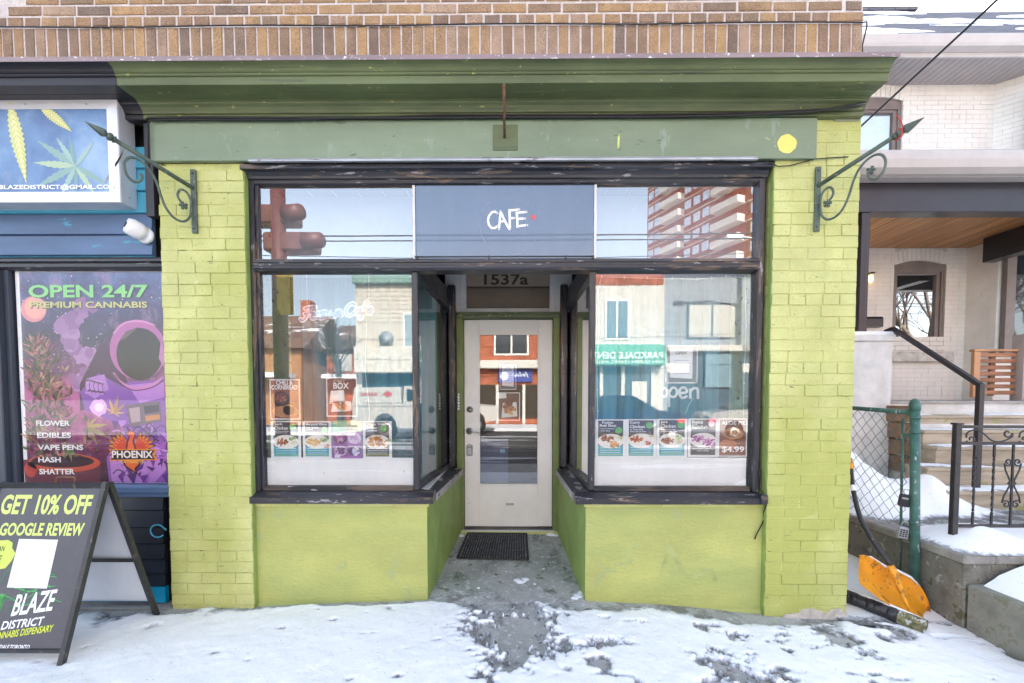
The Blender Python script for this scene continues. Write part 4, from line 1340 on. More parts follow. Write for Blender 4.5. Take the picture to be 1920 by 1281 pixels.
# ================================================================== THINGS ON THE CAFE FRONT
# scroll brackets
def bracket(bx, s, label, ribbon=False):
    t_ = thing('scroll_bracket', label, 'bracket', (bx, -.02, 2.5), 'wrought iron scroll brackets on the pillars')
    pm_ = MB().box(bx - .018, bx + .018, -.018, -.0028, 2.505, 2.925, c=.002)
    for z in (2.535, 2.90):
        pm_.lathe([(.008, 0), (.007, -.006), (.003, -.008)], (bx, -.018, z), 'y', 10)
    pm_.build('back_plate', PATINA, t_)
    # the arm reaches out from the wall towards the street and sideways
    a = Vector((bx, -.02, 2.80))
    b = Vector((bx + s * .245, -.36, 2.945))
    d = (b - a).normalized()
    MB().tube([a, b], .014, 10).build('arm', PATINA, t_)
    m = MB()
    m.tube([b - d * .012, b + d * .0, b + d * .012], [.020, .026, .020], 10)
    m.tube([b + d * .012, b + d * .03, b + d * .055, b + d * .115], [.012, .026, .020, .001], 4, smooth=False)
    m.tube([b - d * .03, b - d * .022, b - d * .012], [.014, .024, .014], 10)
    m.build('spear_tip', PATINA, t_)
    # S-scroll lying in the plane of the arm: e along the arm, z up
    e = Vector((d.x, d.y, 0)).normalized()
    org = Vector((bx, -.02, 2.5))
    def q(u, v):
        return org + e * u + Vector((0, 0, v))
    S1 = [q(.07 + .05 * math.cos(R(a_)), .245 + .035 * math.sin(R(a_))) for a_ in range(-60, 150, 20)]
    pts = [(.055, .175), (.075, .195), (.085, .225), (.07, .262), (.04, .262), (.018, .23), (.012, .17), (.022, .10), (.06, .06), (.11, .07), (.15, .12), (.175, .19), (.19, .25), (.215, .31), (.255, .355), (.30, .37), (.335, .35), (.35, .305), (.34, .255), (.31, .225), (.28, .235), (.265, .265), (.275, .29)]
    # smooth the hand-set points
    P = []
    for i in range(len(pts) - 1):
        p0, p1, p2, p3 = pts[max(i - 1, 0)], pts[i], pts[i + 1], pts[min(i + 2, len(pts) - 1)]
        for k in range(4):
            t = k / 4
            f_ = lambda j: .5 * (2 * p1[j] + (p2[j] - p0[j]) * t + (2 * p0[j] - 5 * p1[j] + 4 * p2[j] - p3[j]) * t * t + (-p0[j] + 3 * p1[j] - 3 * p2[j] + p3[j]) * t ** 3)
            P.append(q(f_(0) * 1.02, f_(1)))
    MB().tube(P, .0075, 8).build('scroll', PATINA, t_)
    m = MB()
    tip = q(.055, .165)
    for an in range(0, 360, 72):
        m.tube([tip, tip + e * (.024 * math.cos(R(an))) + Vector((0, 0, .024 * math.sin(R(an))))], [.008, .010], 8)
    m.build('rosette', PATINA, t_)
    m = MB()
    if s > 0:
        tip2 = q(.285, .285)
        for an in range(0, 360, 72):
            m.tube([tip2, tip2 + e * (.024 * math.cos(R(an))) + Vector((0, 0, .024 * math.sin(R(an))))], [.008, .010], 8)
    if m.v:
        m.build('rosette', PATINA, t_)
    if ribbon:
        m = MB().tube([b - d * .02 + Vector((0, -.028, .0)), b - d * .005 + Vector((.0, -.03, .02)), b + Vector((-.02, -.03, .05)), b + Vector((-.045, -.03, .085))], .004, 6)
        m.tube([b + Vector((math.cos(R(a_)) * .0 , math.sin(R(a_)) * .029, math.cos(R(a_)) * .029)) - d * .008 for a_ in range(0, 361, 30)], .005, 6)
        m.build('red_tie', mat('red_ribbon', (.50, .05, .05), .6), t_)
    return t_
bracket(-2.185, -1, 'iron scroll bracket with spear tip on the lime pillar beside the light box')
bracket(1.985, 1, 'iron scroll bracket with a red tie on the lime corner pillar', True)

# rusty hanger rod with square plate on the sign board
hr = thing('hanger_rod', 'rusty iron rod sticking out of a square plate on the sage sign board', 'rod', (-.09, -.03, 3.1))
MB().box(-.173, -.009, -.0345, -.0305, 3.03, 3.196, c=.001).build('plate', OLIVE, hr)
rt_ = at(946, 258, -.035); rb_ = at(945, 158, -.36)
MB().tube([rt_, rb_], .0085, 8).build('rod', RUST, hr)

# cables strung under the cornice
tag(MB().tube([(-2.46 + .04 * 0, -.05, 3.232), (-2.44, -.052, 3.238), (-2.2, -.052, 3.241), (-1.6, -.05, 3.236), (-.8, -.052, 3.231), (0, -.052, 3.232), (.8, -.053, 3.229), (1.4, -.06, 3.232), (1.9, -.07, 3.248), (2.15, -.09, 3.272), (2.235, -.07, 3.30), (2.26, .02, 3.31)], .0085, 7).build('facade_cable', CABLE),
    'thick black cable running the length of the board under the cornice', 'cable')
tag(MB().tube([(-2.45, -.05, 2.9), (-2.452, -.05, 3.19), (-2.43, -.053, 3.222), (-2.3, -.055, 3.226), (-1.5, -.053, 3.222), (-.5, -.053, 3.247), (.6, -.053, 3.243), (1.5, -.06, 3.246), (2.0, -.07, 3.262), (2.22, -.06, 3.29)], .006, 7).build('facade_cable', CABLE),
    'thinner cable that bends down beside the light box at its end', 'cable')
tag(MB().tube([(1.62, -.035, 2.955), (1.72, -.012, 2.93), (1.80, -.012, 2.935), (1.95, -.014, 2.975), (2.08, -.012, 2.985), (2.18, -.012, 2.99)], .0035, 6).build('slack_wire', CABLE),
    'slack thin wire drooping over the corner pillar bricks below the yellow dot', 'wire')
tag(MB().tube([(1.675, .03, .90), (1.672, .02, .76), (1.684, -.018, .72), (1.69, -.02, .67), (1.70, .03, .60), (1.703, .03, .55), (1.68, .028, .50), (1.655, .03, .45), (1.645, .035, .41)], .0045, 6).build('dangling_wire', CABLE),
    'short black wire dangling from the end of the sill by the corner pillar', 'wire')
w0, w1 = at(1600, 250, 3.0), at(1890, -20, 1.2)
w0, w1 = w0 - (w1 - w0) * .86, w1 + (w1 - w0) * 1.5
mid = (w0 + w1) / 2 + Vector((0, 0, -.005))
tag(MB().tube([w0, mid, w1], .012, 7).build('service_wire', CABLE), 'dark service wire slanting up across the white house', 'wire')

# door mat
dm = thing('door_mat', 'black ribbed rubber door mat dusted with snow before the door', 'mat', (-.22, .9, .06))
def fz(y):
    return -.033 + .128 * y / 1.24
mq = [(-.515, .66), (.075, .63), (.07, 1.165), (-.485, 1.18)]
m = MB().hexa([(x, y, fz(y) + .002) for x, y in mq] + [(x, y, fz(y) + .012) for x, y in mq])
m.build('base', mat('dusty_rubber', (.10, .10, .105), .8, var=.5, vs=14, bump=.3, wear=[((.55, .57, .60), .56, 70, (1, 1, 1))]), dm)
m = MB()
def mp_(u, v, h):
    a = Vector(mq[0]).lerp(Vector(mq[1]), u); b = Vector(mq[3]).lerp(Vector(mq[2]), u)
    p = a.lerp(b, v)
    return (p.x, p.y, fz(p.y) + h)
for i in range(25):
    u = .05 + .9 * i / 24
    for v0, v1 in ((.04, .30), (.33, .62), (.65, .96)):
        w_ = .0125
        m.hexa([mp_(u - w_, v0, .012), mp_(u + w_, v0, .012), mp_(u + w_, v1, .012), mp_(u - w_, v1, .012), mp_(u - w_, v0, .019), mp_(u + w_, v0, .019), mp_(u + w_, v1, .019), mp_(u - w_, v1, .019)])
kind(m.build('ribs', RUBBER, dm), 'stuff')
m = MB()
for a, b in (((0, 0), (1, 0)), ((1, 0), (1, 1)), ((1, 1), (0, 1)), ((0, 1), (0, 0))):
    m.bar(mp_(*a, .013), mp_(*b, .013), .02, .012)
m.build('rim', RUBBER, dm)
lump = MB()
for k, (x, y, r_) in enumerate(((.02, .30, .04), (-.015, .32, .03), (.05, .33, .03), (.01, .285, .03), (.43, .10, .04), (.40, .07, .03), (.45, .14, .025), (.30, 1.19, .05), (.345, 1.17, .04), (-.545, 1.15, .035), (.12, .26, .012), (-.3, .2, .012), (.2, .5, .01), (-.1, .45, .01))):
    ico = bmesh.new(); bmesh.ops.create_icosphere(ico, subdivisions=2, radius=1)
    lump.add([(x + v.co.x * r_ * random.uniform(.8, 1.2), y + v.co.y * r_ * random.uniform(.7, 1.1), fz(max(y, 0)) + v.co.z * r_ * .2 * random.uniform(.3, 1.6)) for v in ico.verts], [[v.index for v in f.verts] for f in ico.faces], None, True)
    ico.free()
kind(tag(lump.build('snow_lumps', FARSNOW), 'small snow remnants on the entry slab before the door', 'snow'), 'stuff')

# ================================================================== POSTERS BEHIND THE GLASS
PY = .104
def wpos(px, py, y=PY):
    p = at(px, py, y)
    return p.x, p.z
MEAT = [(150, 84, 52), (176, 104, 60), (120, 62, 40), (196, 128, 76), (140, 70, 44)]
GOLD = [(226, 170, 84), (206, 140, 62), (236, 190, 110), (190, 120, 54)]
GREEN = [(120, 170, 70), (160, 196, 92), (88, 140, 60)]
RICE = [(228, 190, 110), (214, 170, 84), (238, 206, 140)]
PURP = [(176, 90, 160), (206, 130, 190), (140, 60, 130), (226, 170, 214)]
SALAD = [(236, 232, 214), (220, 210, 190), (190, 206, 130)]
def heap(mb, cx, cz, rx, rz, y, cols, n=26, size=.22):
    for k in range(n):
        a, q = random.uniform(0, 6.28), math.sqrt(random.random()) * .8
        mb.disc_xz(cx + rx * q * math.cos(a), cz + rz * q * math.sin(a), rx * size * random.uniform(.6, 1.5), rz * size * random.uniform(.6, 1.5), y - .00002 * k, flat(random.choice(cols)), 8, .25, random.uniform(0, 3))

def poster(label, px0, px1, py0, py1, kindof, lines=(), y=PY, badge=None, accent=(62, 166, 186), food=((MEAT, -.25, 0, .6), (SALAD, .45, -.1, .4), (GREEN, .4, .35, .35)), group='menu posters taped inside the windows', footer=True, panel=None):
    x0, z1 = wpos(px0, py0, y)
    x1, z0 = wpos(px1, py1, y)
    t_ = thing('menu_poster', label, 'poster', ((x0 + x1) / 2, y, z0), group)
    MB().box(x0, x1, y, y + .0012, z0, z1).build('sheet', PAPER, t_)
    w_, h_ = x1 - x0, z1 - z0
    X = lambda u: x0 + u * w_
    Z = lambda v: z0 + v * h_
    m = MB()
    L = y - .0002
    def rect(u0, u1, v0, v1, col, k=0):
        m.poly_xz([(X(u0), Z(v0)), (X(u1), Z(v0)), (X(u1), Z(v1)), (X(u0), Z(v1))], L - k * .0002, flat(col))
    def ell(u, v, ru, rv, col, k=0, n=26, jit=0):
        m.disc_xz(X(u), Z(v), ru * w_, rv * h_, L - k * .0002, flat(col), n, jit)
    if kindof == 'plate':
        rect(.09, .91, .05, .97, (74, 66, 66))
        if footer:
            rect(.09, .91, .05, .33, accent, 1)
            rect(.09, .91, .085, .10, (190, 206, 90), 2)
            for k in range(3):
                rect(.16, .84, .135 + k * .06, .15 + k * .06, (214, 236, 238), 2)
        ell(.5, .44, .43, .19, (242, 240, 236), 3)
        for k, (cols, du, dv, sz) in enumerate(food):
            heap(m, X(.5 + du * .55), Z(.44 + dv * .22), w_ * .30 * sz * 1.3, h_ * .12 * sz * 1.3, L - .0008 - k * .0006, cols)
    elif kindof == 'grid':
        rect(0, 1, 0, 1, (178, 116, 190))
        rect(0, 1, .70, 1, (132, 196, 160), 1)
        rect(.5, 1, .70, 1, (206, 200, 160), 2)
        for k, (u, v, cols) in enumerate(((.27, .53, PURP), (.75, .53, [(226, 206, 232), (206, 176, 214)]), (.27, .2, [(96, 52, 96), (130, 84, 136)]), (.75, .2, [(200, 196, 226), (226, 222, 240), (150, 140, 190)]))):
            rect(u - .24, u + .24, v - .155, v + .155, [(150, 90, 160), (190, 140, 204), (140, 90, 160), (160, 96, 176)][k], 3)
            ell(u, v, .22, .14, [(70, 36, 66), (232, 220, 238), (200, 170, 210), (90, 64, 110)][k], 4)
            heap(m, X(u), Z(v), w_ * .19, h_ * .12, L - .0011, cols, 18, .3)
        rect(.08, .26, .02, .10, (226, 226, 236), 14)
    elif kindof == 'photo':
        rect(.04, .96, .03, .97, panel or (120, 74, 58))
        for cols, u, v, ru, rv in food:
            if cols == 'bowl':
                ell(u, v, ru, rv, (40, 34, 36), 2)
                ell(u, v + .03, ru * .8, rv * .7, (120, 60, 50), 3)
                heap(m, X(u), Z(v + .03), w_ * ru * .7, h_ * rv * .6, L - .0009, [(160, 80, 70), (110, 50, 44), (200, 140, 110), (130, 150, 80)], 20, .2)
            elif cols == 'box':
                m.poly_xz([(X(u - ru), Z(v - rv)), (X(u + ru), Z(v - rv * .8)), (X(u + ru * .9), Z(v + rv)), (X(u - ru * .8), Z(v + rv * .9))], L - .0004, flat((240, 238, 234)))
            elif isinstance(cols, tuple):
                ell(u, v, ru, rv, cols, 3, 20, .08)
            else:
                heap(m, X(u), Z(v), w_ * ru, h_ * rv, L - .0012, cols, 26)
    elif kindof == 'notice':
        rect(.0, 1, 0, 1, (104, 100, 104))
        m.poly_xz([(X(.14), Z(.16)), (X(.84), Z(.12)), (X(.84), Z(.94)), (X(.13), Z(.92))], L - .0003, flat((236, 236, 238)))
        for k in range(5):
            rect(.26, .74, .26 + k * .085, .275 + k * .085, (150, 150, 156), 4)
        for a in (0, .965):
            rect(a, a + .035, 0, 1, (226, 226, 230), 5)
            rect(0, 1, a, a + .03, (226, 226, 230), 5)
    if badge:
        ell(badge[0], badge[1], .115, .085, badge[2], 12)
    m.build('print', None, t_)
    if lines:
        m = MB()
        for s_, u0, u1, v0, v1, col in lines:
            text_into(m, s_, X(u0), X(u1), Z(v0), Z(v1), L - .0036, flat(col), .025)
        m.build('lettering', None, t_)
    return t_
WH = (248, 248, 248)
GB = (110, 190, 84)
poster('chili and cornbread poster with a dark bowl over the lower posters', 505, 563.5, 711, 787, 'photo', [('CHILI &', .22, .78, .86, .965, WH), ('CORNBREAD', .07, .93, .74, .855, WH)],
       food=[((190, 140, 96), .5, .2, .44, .14), ('bowl', .38, .5, .27, .2), ((226, 180, 70), .62, .24, .2, .13)], panel=(140, 78, 60))
poster('food box poster with BOX in white above the lower posters', 611, 670.5, 707, 781.6, 'photo', [('STICKY', .24, .62, .87, .93, (200, 180, 170)), ('BOX', .24, .74, .70, .86, WH)],
       food=[('box', .35, .5, .25, .17), ('box', .48, .26, .33, .14), (MEAT, .48, .29, .22, .1), (GOLD, .5, .24, .25, .08), ((150, 60, 60), .74, .5, .09, .12)], panel=(96, 72, 66))
poster('jerk chicken menu poster at the outer end of the left window row', 507, 565, 789.6, 859.6, 'plate', [('Jerk', .14, .42, .87, .95, WH), ('Chicken', .14, .58, .77, .86, WH), ('with Rice and Peas', .14, .6, .715, .745, WH), ('with Salad on Side', .14, .56, .675, .70, WH)], badge=(.74, .84, GB))
poster('biryani rice menu poster with a plate of yellow rice', 567, 622, 790, 859.3, 'plate', [('Biryani Rice', .13, .86, .87, .95, WH), ('with Garden', .13, .55, .81, .85, WH), ('Salad', .13, .36, .765, .80, WH)], badge=(.76, .77, GB), food=((RICE, -.2, 0, .75), (GREEN, .45, .3, .4), ([(214, 96, 70), (236, 200, 180)], .65, -.5, .3)))
poster('purple grand opening SATURDAY poster with four round food photos', 622.5, 679.4, 789, 859.6, 'grid', [('GRAND OPENING', .06, .94, .92, .97, (236, 236, 200)), ('FUZION CAFE', .16, .84, .83, .90, (240, 240, 210)), ('SATURDAY', .28, .74, .745, .80, (110, 104, 120))])
poster('crispy fried chicken combos menu poster beside the bare corner of glass', 680, 735, 789.6, 859.6, 'plate', [('Crispy Fried', .08, .82, .87, .95, WH), ('Chicken', .08, .5, .79, .86, WH), ('Combos', .08, .5, .72, .785, WH)], badge=(.73, .80, GB), accent=(74, 66, 66), food=((GOLD, -.05, .05, 1.0), (MEAT, .2, -.2, .4), (GREEN, .75, .2, .25)))
poster('roti shop menu poster next to the corner post of the right window', 1116.5, 1173, 786.5, 859, 'plate', [('Fuzion', .22, .58, .89, .95, WH), ('Roti Shop', .14, .68, .79, .88, WH), ('Curry Chicken', .16, .62, .74, .775, WH), ('with Rice', .16, .48, .69, .72, WH)], badge=(.76, .72, GB), food=((MEAT, -.2, .3, .6), (GOLD, .2, -.4, .6), (SALAD, .6, .4, .3)))
poster('curry chicken menu poster with a green price dot', 1174, 1230, 786, 858.5, 'plate', [('Curry', .12, .45, .86, .95, WH), ('Chicken', .12, .62, .765, .85, WH), ('on White Rice', .12, .56, .71, .745, WH), ('with Roti on Side', .12, .66, .665, .695, WH)], badge=(.76, .84, GB), food=(([(206, 130, 70), (190, 100, 60), (226, 160, 96)], -.25, .2, .6), ([(196, 70, 50), (160, 50, 40)], .4, -.3, .35), (SALAD, .65, .5, .3)))
poster('second jerk chicken poster, in the middle of the right window row', 1231.5, 1288, 785.5, 858, 'plate', [('Jerk', .12, .36, .87, .95, WH), ('Chicken', .12, .62, .77, .86, WH), ('with Rice and Peas', .12, .6, .715, .745, WH), ('and Salad on Side', .12, .66, .67, .70, WH)], badge=(.78, .84, GB))
poster('bake and saltfish menu poster with a purple plate', 1290.5, 1346, 785, 857, 'plate', [('Bake', .12, .48, .87, .95, WH), ('and', .12, .28, .825, .86, WH), ('Saltfish', .12, .66, .74, .82, WH), ('www.fuzioncafe.food', .12, .88, .20, .235, WH), ('Call to Order', .3, .7, .15, .18, WH)], badge=(.76, .87, (214, 210, 220)), footer=False, food=((PURP, -.35, .15, .7), (PURP, .35, -.3, .7)))
poster('brown aloe pie poster priced $4.99 at the outer end of the row', 1347.5, 1400, 784.5, 856.5, 'photo', [('ALOE PIE', .09, .93, .83, .93, WH), ('$4.99', .12, .9, .10, .27, WH)],
       food=[((206, 150, 96), .5, .6, .36, .15), ((150, 92, 56), .5, .59, .24, .08), (GOLD, .48, .6, .2, .07), ((190, 120, 70), .35, .32, .3, .14)], panel=(130, 78, 50))
poster('framed OPEN notice hanging high behind the right window glass', 1248, 1307.5, 648, 719, 'notice', [('OPEN', .30, .64, .76, .84, (120, 120, 126))], y=.112)
poster('grey opening hours sheet inside the door glass', 937, 968, 683, 731, 'notice', [('OPEN', .3, .7, .82, .89, (130, 124, 120)), ('HOURS', .27, .73, .73, .80, (130, 124, 120))], y=1.302, group='notices on the door glass')
poster('fried chicken box photo poster on the door glass', 933, 975, 736, 789, 'photo', [], y=1.3005, food=[('box', .52, .38, .36, .28), (MEAT, .46, .45, .28, .2), (GOLD, .56, .36, .28, .18), ([(120, 50, 34), (96, 40, 30)], .55, .6, .2, .1), ('box', .2, .88, .2, .1)], panel=(110, 62, 44), group='notices on the door glass')

# neon style signs behind the glass
WPL = mat('white_sign_plastic', (.86, .87, .88), .35, bump=0, var=.02)
BLN = mat('pale_blue_tube', (.25, .42, .66), .4, bump=0, var=.05)
fs = thing('script_sign', 'white cut-out Fuzion Cafe script sign hanging behind the left window glass', 'sign', (-1.3, .12, 1.95))
LET = [[(.25, .98), (.6, 1.05), (1.05, 1.02)], [(.68, 1.03), (.55, .55), (.42, .08), (.2, -.05), (.05, .1)], [(.3, .52), (.85, .56)],
       [(1.0, .55), (.93, .2), (1.05, .02), (1.25, .12), (1.38, .55)], [(1.38, .55), (1.36, .12), (1.55, .06)],
       [(1.6, .5), (1.8, .55), (1.98, .5), (1.62, .05), (1.85, .0), (2.05, .08)], [(2.2, .5), (2.14, .12), (2.3, .06)], [(2.24, .74), (2.25, .76)],
       [(2.62, .5), (2.45, .42), (2.42, .15), (2.58, .02), (2.75, .15), (2.76, .4), (2.62, .5)], [(2.9, .5), (2.88, .02)], [(2.89, .3), (3.05, .5), (3.18, .42), (3.17, .1), (3.33, .06)],
       [(4.25, .85), (4.05, 1.02), (3.75, .85), (3.62, .45), (3.8, .06), (4.1, .02), (4.3, .2)],
       [(4.75, .45), (4.55, .5), (4.42, .25), (4.55, .03), (4.72, .2), (4.78, .5)], [(4.78, .5), (4.76, .1), (4.92, .06)],
       [(5.32, .92), (5.2, 1.05), (5.08, .85), (5.06, .3), (5.0, -.3), (4.88, -.35), (4.9, -.1), (5.15, .15)], [(4.95, .5), (5.3, .53)],
       [(5.42, .25), (5.62, .35), (5.6, .5), (5.45, .45), (5.4, .2), (5.52, .03), (5.75, .12)]]
def lmap(p):
    x, z = p
    return (-1.556 + (x + .22 * z) / 5.95 * .53, 1.945 + z * .082 + .0085 * x)
LP = [[lmap(q) for q in smooth_path(p, 4)] for p in LET]
m = MB()
strokes(m, LP, .033, .130, WPL)
m.build('backing', None, fs)
m = MB()
strokes(m, LP, .0105, .1275, BLN)
m.build('lettering', None, fs)
m = MB().tube([(-1.5, .13, 2.06), (-1.5, .13, 2.34)], .0012, 5).tube([(-1.06, .13, 2.08), (-1.06, .13, 2.34)], .0012, 5).tube([(-1.08, .13, 1.93), (-1.10, .14, 1.6), (-1.07, .14, 1.3), (-1.10, .14, 1.0)], .002, 5)
m.build('hanging_wire', WPL, fs)
os_ = thing('open_sign', 'white script open sign behind the right window glass', 'sign', (1.13, .13, 1.35))
def oq(x, z):
    return wpos(1100 + x / 6, 620 + z / 6, .125)
OPEN = [[(885, 640), (850, 660), (835, 700), (850, 740), (880, 745), (900, 710), (895, 660), (870, 640)],
        [(925, 860), (925, 760), (930, 660)], [(930, 690), (960, 645), (1000, 650), (1015, 695), (995, 740), (955, 745), (930, 720)],
        [(1045, 705), (1120, 695), (1115, 655), (1080, 640), (1045, 670), (1045, 720), (1080, 760), (1130, 735)],
        [(1165, 770), (1165, 650)], [(1165, 690), (1200, 650), (1240, 655), (1250, 700), (1250, 770)]]
m = MB()
for p in OPEN:
    q = [oq(*a) for a in smooth_path(p)]
    m.tube([(a, .125, b) for a, b in q], .0095, 8)
m.build('tube_lettering', WPL, os_)
m = MB().tube([(*oq(1200, 770), 0)][0:0] or [(oq(1200, 760)[0], .125, oq(1200, 760)[1]), (oq(1150, 840)[0], .13, oq(1150, 840)[1]), (oq(1115, 940)[0], .13, oq(1115, 940)[1])], .0015, 5)
m.build('lead_wire', WPL, os_)
# string of little lights round the right window
m = MB()
pts = [(.545, .13, .99), (.56, .13, 1.3), (.552, .13, 1.6), (.566, .13, 1.9), (.556, .13, 2.15), (.58, .13, 2.245), (.9, .13, 2.235), (1.25, .13, 2.228), (1.45, .13, 2.245), (1.585, .13, 2.24), (1.60, .13, 1.9), (1.592, .13, 1.5), (1.60, .13, 1.0)]
m.tube(pts, .0022, 5)
for i in range(len(pts) - 1):
    for k in (0, .5):
        p = Vector(pts[i]).lerp(Vector(pts[i + 1]), k)
        m.tube([p + Vector((0, -.004, -.008)), p + Vector((0, -.004, .008))], .004, 6)
tag(m.build('light_string', WPL), 'string of unlit white fairy lights round the right window', 'fairy lights')

# ================================================================== FORECOURT ON THE RIGHT
AGED = mat('aged_concrete', (.19, .18, .15), .92, var=.35, vs=5, bump=.7, bs=60, bd=.006, grain=.3, wear=[((.10, .095, .05), .60, 5, (1, 1, 1)), ((.33, .32, .30), .66, 14, (1, 1, 1))])
CAPC = mat('pale_concrete_cap', (.30, .28, .255), .9, var=.25, vs=6, bump=.6, bs=80, grain=.3)
rw = thing('retaining_wall', 'mossy grey concrete retaining wall stepping down beside the shop', 'wall', (3.0, 0, -.2))
MB().box(3.0, 3.18, -.075, 4.4, -.5, .275, c=.008).build('upper_wall', AGED, rw)
MB().box(2.985, 3.2, -.085, 4.4, .2755, .338, c=.012).build('coping', CAPC, rw)
MB().box(3.18, 7, -.07, .09, -.5, .275).build('front_wall', AGED, rw)
MB().box(3.2005, 7, -.085, .10, .2755, .336, c=.01).build('coping', CAPC, rw)
MB().box(3.004, 3.17, -3.2, -.0855, -.5, .150, c=.012).build('lower_wall', mat('grey_kerb_wall', (.24, .235, .20), .92, var=.25, vs=5, bump=.6, bs=60, grain=.3, wear=[((.19, .185, .13), .60, 5, (1, 1, 1))]), rw)
# terrace and its snow
o = MB().box(3.18, 14, .09, 2.5, -.5, .325).build('terrace', PAVE)
kind(o, 'structure')
xs2 = np.arange(3.0, 9, .03); ys2 = np.arange(-.08, 2.5, .03)
X2, Y2 = np.meshgrid(xs2, ys2)
pathm = np.exp(-((Y2 - .85 - .10 * (X2 - 4)) / .30) ** 2) * (X2 > 3.0)
h2 = .338 + .055 * fbm(X2, Y2, 2.5, 4, 40) + .02 * fbm(X2, Y2, 12, 3, 41) - .075 * pathm * (.75 + .9 * (fbm(X2, Y2, 4, 4, 43) - .5)) \
    + .50 * np.exp(-((X2 - 3.35) / .45) ** 2 - ((Y2 - 1.75) / .55) ** 2) * (.8 + .4 * fbm(X2, Y2, 5, 3, 44)) \
    + .24 * np.exp(-((X2 - 4.0) / .22) ** 2 - ((Y2 - 1.32) / .22) ** 2) + .10 * np.exp(-((X2 - 3.35) / .18) ** 2 - ((Y2 - .25) / .22) ** 2) \
    + .10 * np.exp(-((X2 - 4.5) / .4) ** 2 - ((Y2 - .35) / .2) ** 2)
edge_ = np.clip((X2 - 2.99) / .15, 0, 1) * np.clip((Y2 + .09) / .12, 0, 1)
h2 = .333 + (h2 - .333) * edge_
T2 = np.clip((h2 - .332) / .05, -.1, 1)
o = grid_object('terrace_snow', xs2, ys2, h2, SNOW, {'thick': T2})
kind(tag(o, 'deep white snow heaped on the raised forecourt of the white house', 'snow'), 'stuff')
xs3 = np.arange(3.06, 9, .04); ys3 = np.arange(-3.2, -.08, .04)
X3, Y3 = np.meshgrid(xs3, ys3)
h3 = .135 + (.11 * fbm(X3, Y3, 1.5, 4, 50) + np.clip((X3 - 3.1) * .35, 0, .12)) * np.clip((X3 - 3.06) / .12, 0, 1) ** .6
o = grid_object('lower_bed_snow', xs3, ys3, h3, SNOW, {'thick': np.ones_like(h3)})
kind(tag(o, 'smooth snow filling the low bed in front of the iron fence', 'snow'), 'stuff')
xs4 = np.arange(2.2, 3.1, .02); ys4 = np.arange(-.1, 3, .025)
X4, Y4 = np.meshgrid(xs4, ys4)
h4 = pave_z(X4, np.minimum(Y4, 0)) + .02 + .07 * fbm(X4, Y4, 3, 4, 60) * np.clip((Y4 + .1) / .3, 0, 1) + .10 * np.clip((X4 - 2.6) / .4, 0, 1) * np.clip((Y4 - .22) / .3, 0, 1)
o = grid_object('alley_snow', xs4, ys4, h4, SNOW, {'thick': np.clip((Y4 + .06) / .2, 0, 1) + 0 * X4})
kind(tag(o, 'snow drifted in the narrow gap between the shop and the low wall', 'snow'), 'stuff')

# chain link fence
CLG = mat('green_chainlink_paint', (.045, .125, .105), .5, var=.25, vs=12, bump=.2, wear=[((.42, .46, .45), .68, 30, (1, 1, .4)), ((.16, .10, .06), .74, 30, (1, 1, 1))])
cf = thing('chain_link_fence', 'short green chain link fence with a round capped post on the low wall', 'fence', (2.95, .3, -.1))
m = MB().tube([(2.95, .24, -.15), (2.95, .30, 1.33)], .031, 16)
m.lathe([(.036, -.045), (.037, -.005), (.034, .012), (.024, .034), (.006, .045)], (2.951, .303, 1.345), 'z', 16)
m.lathe([(.034, 0), (.036, .01), (.034, .02)], (2.95, .268, .46), 'z', 16).lathe([(.034, 0), (.036, .01), (.034, .02)], (2.95, .29, 1.13), 'z', 16).lathe([(.034, 0), (.036, .01), (.034, .02)], (2.95, .294, 1.24), 'z', 16)
m.build('post', CLG, cf)
MB().tube([(2.945, .33, 1.285), (2.945, 1.1, 1.31), (2.945, 2.2, 1.33)], .018, 10).build('top_rail', CLG, cf)
m = MB().tube([(2.935, .36, .02), (2.935, .385, 1.24)], .009, 8)
for z in (1.1, .62, .40):
    m.box(2.93, 2.95, .29, .38, z, z + .025)
m.box(2.925, 2.965, .28, .34, 1.26, 1.315)
m.build('tension_bar', CLG, cf)
wm = MB()
P_ = .052
ztop = lambda y: 1.275 + (y - .33) * .03
y0_, y1_ = .36, 2.2
n = int((y1_ - y0_) / P_)
for k in range(-20, n):
    pass
for k in range(n + 1):            # every wire zig-zags from top to bottom
    yb = y0_ + k * P_
    pts = []
    zt = ztop(yb)
    nz_ = int((zt - .36) / P_)
    for j in range(nz_ + 1):
        pts.append((2.94 + (.003 if j % 2 else -.003), yb + (P_ / 2 if (j + k) % 2 else -P_ / 2) * 1.04, zt - j * P_))
    wm.tube(pts, .0023, 4, cap=False)
kind(wm.build('wire_mesh', CLG, cf), 'stuff')

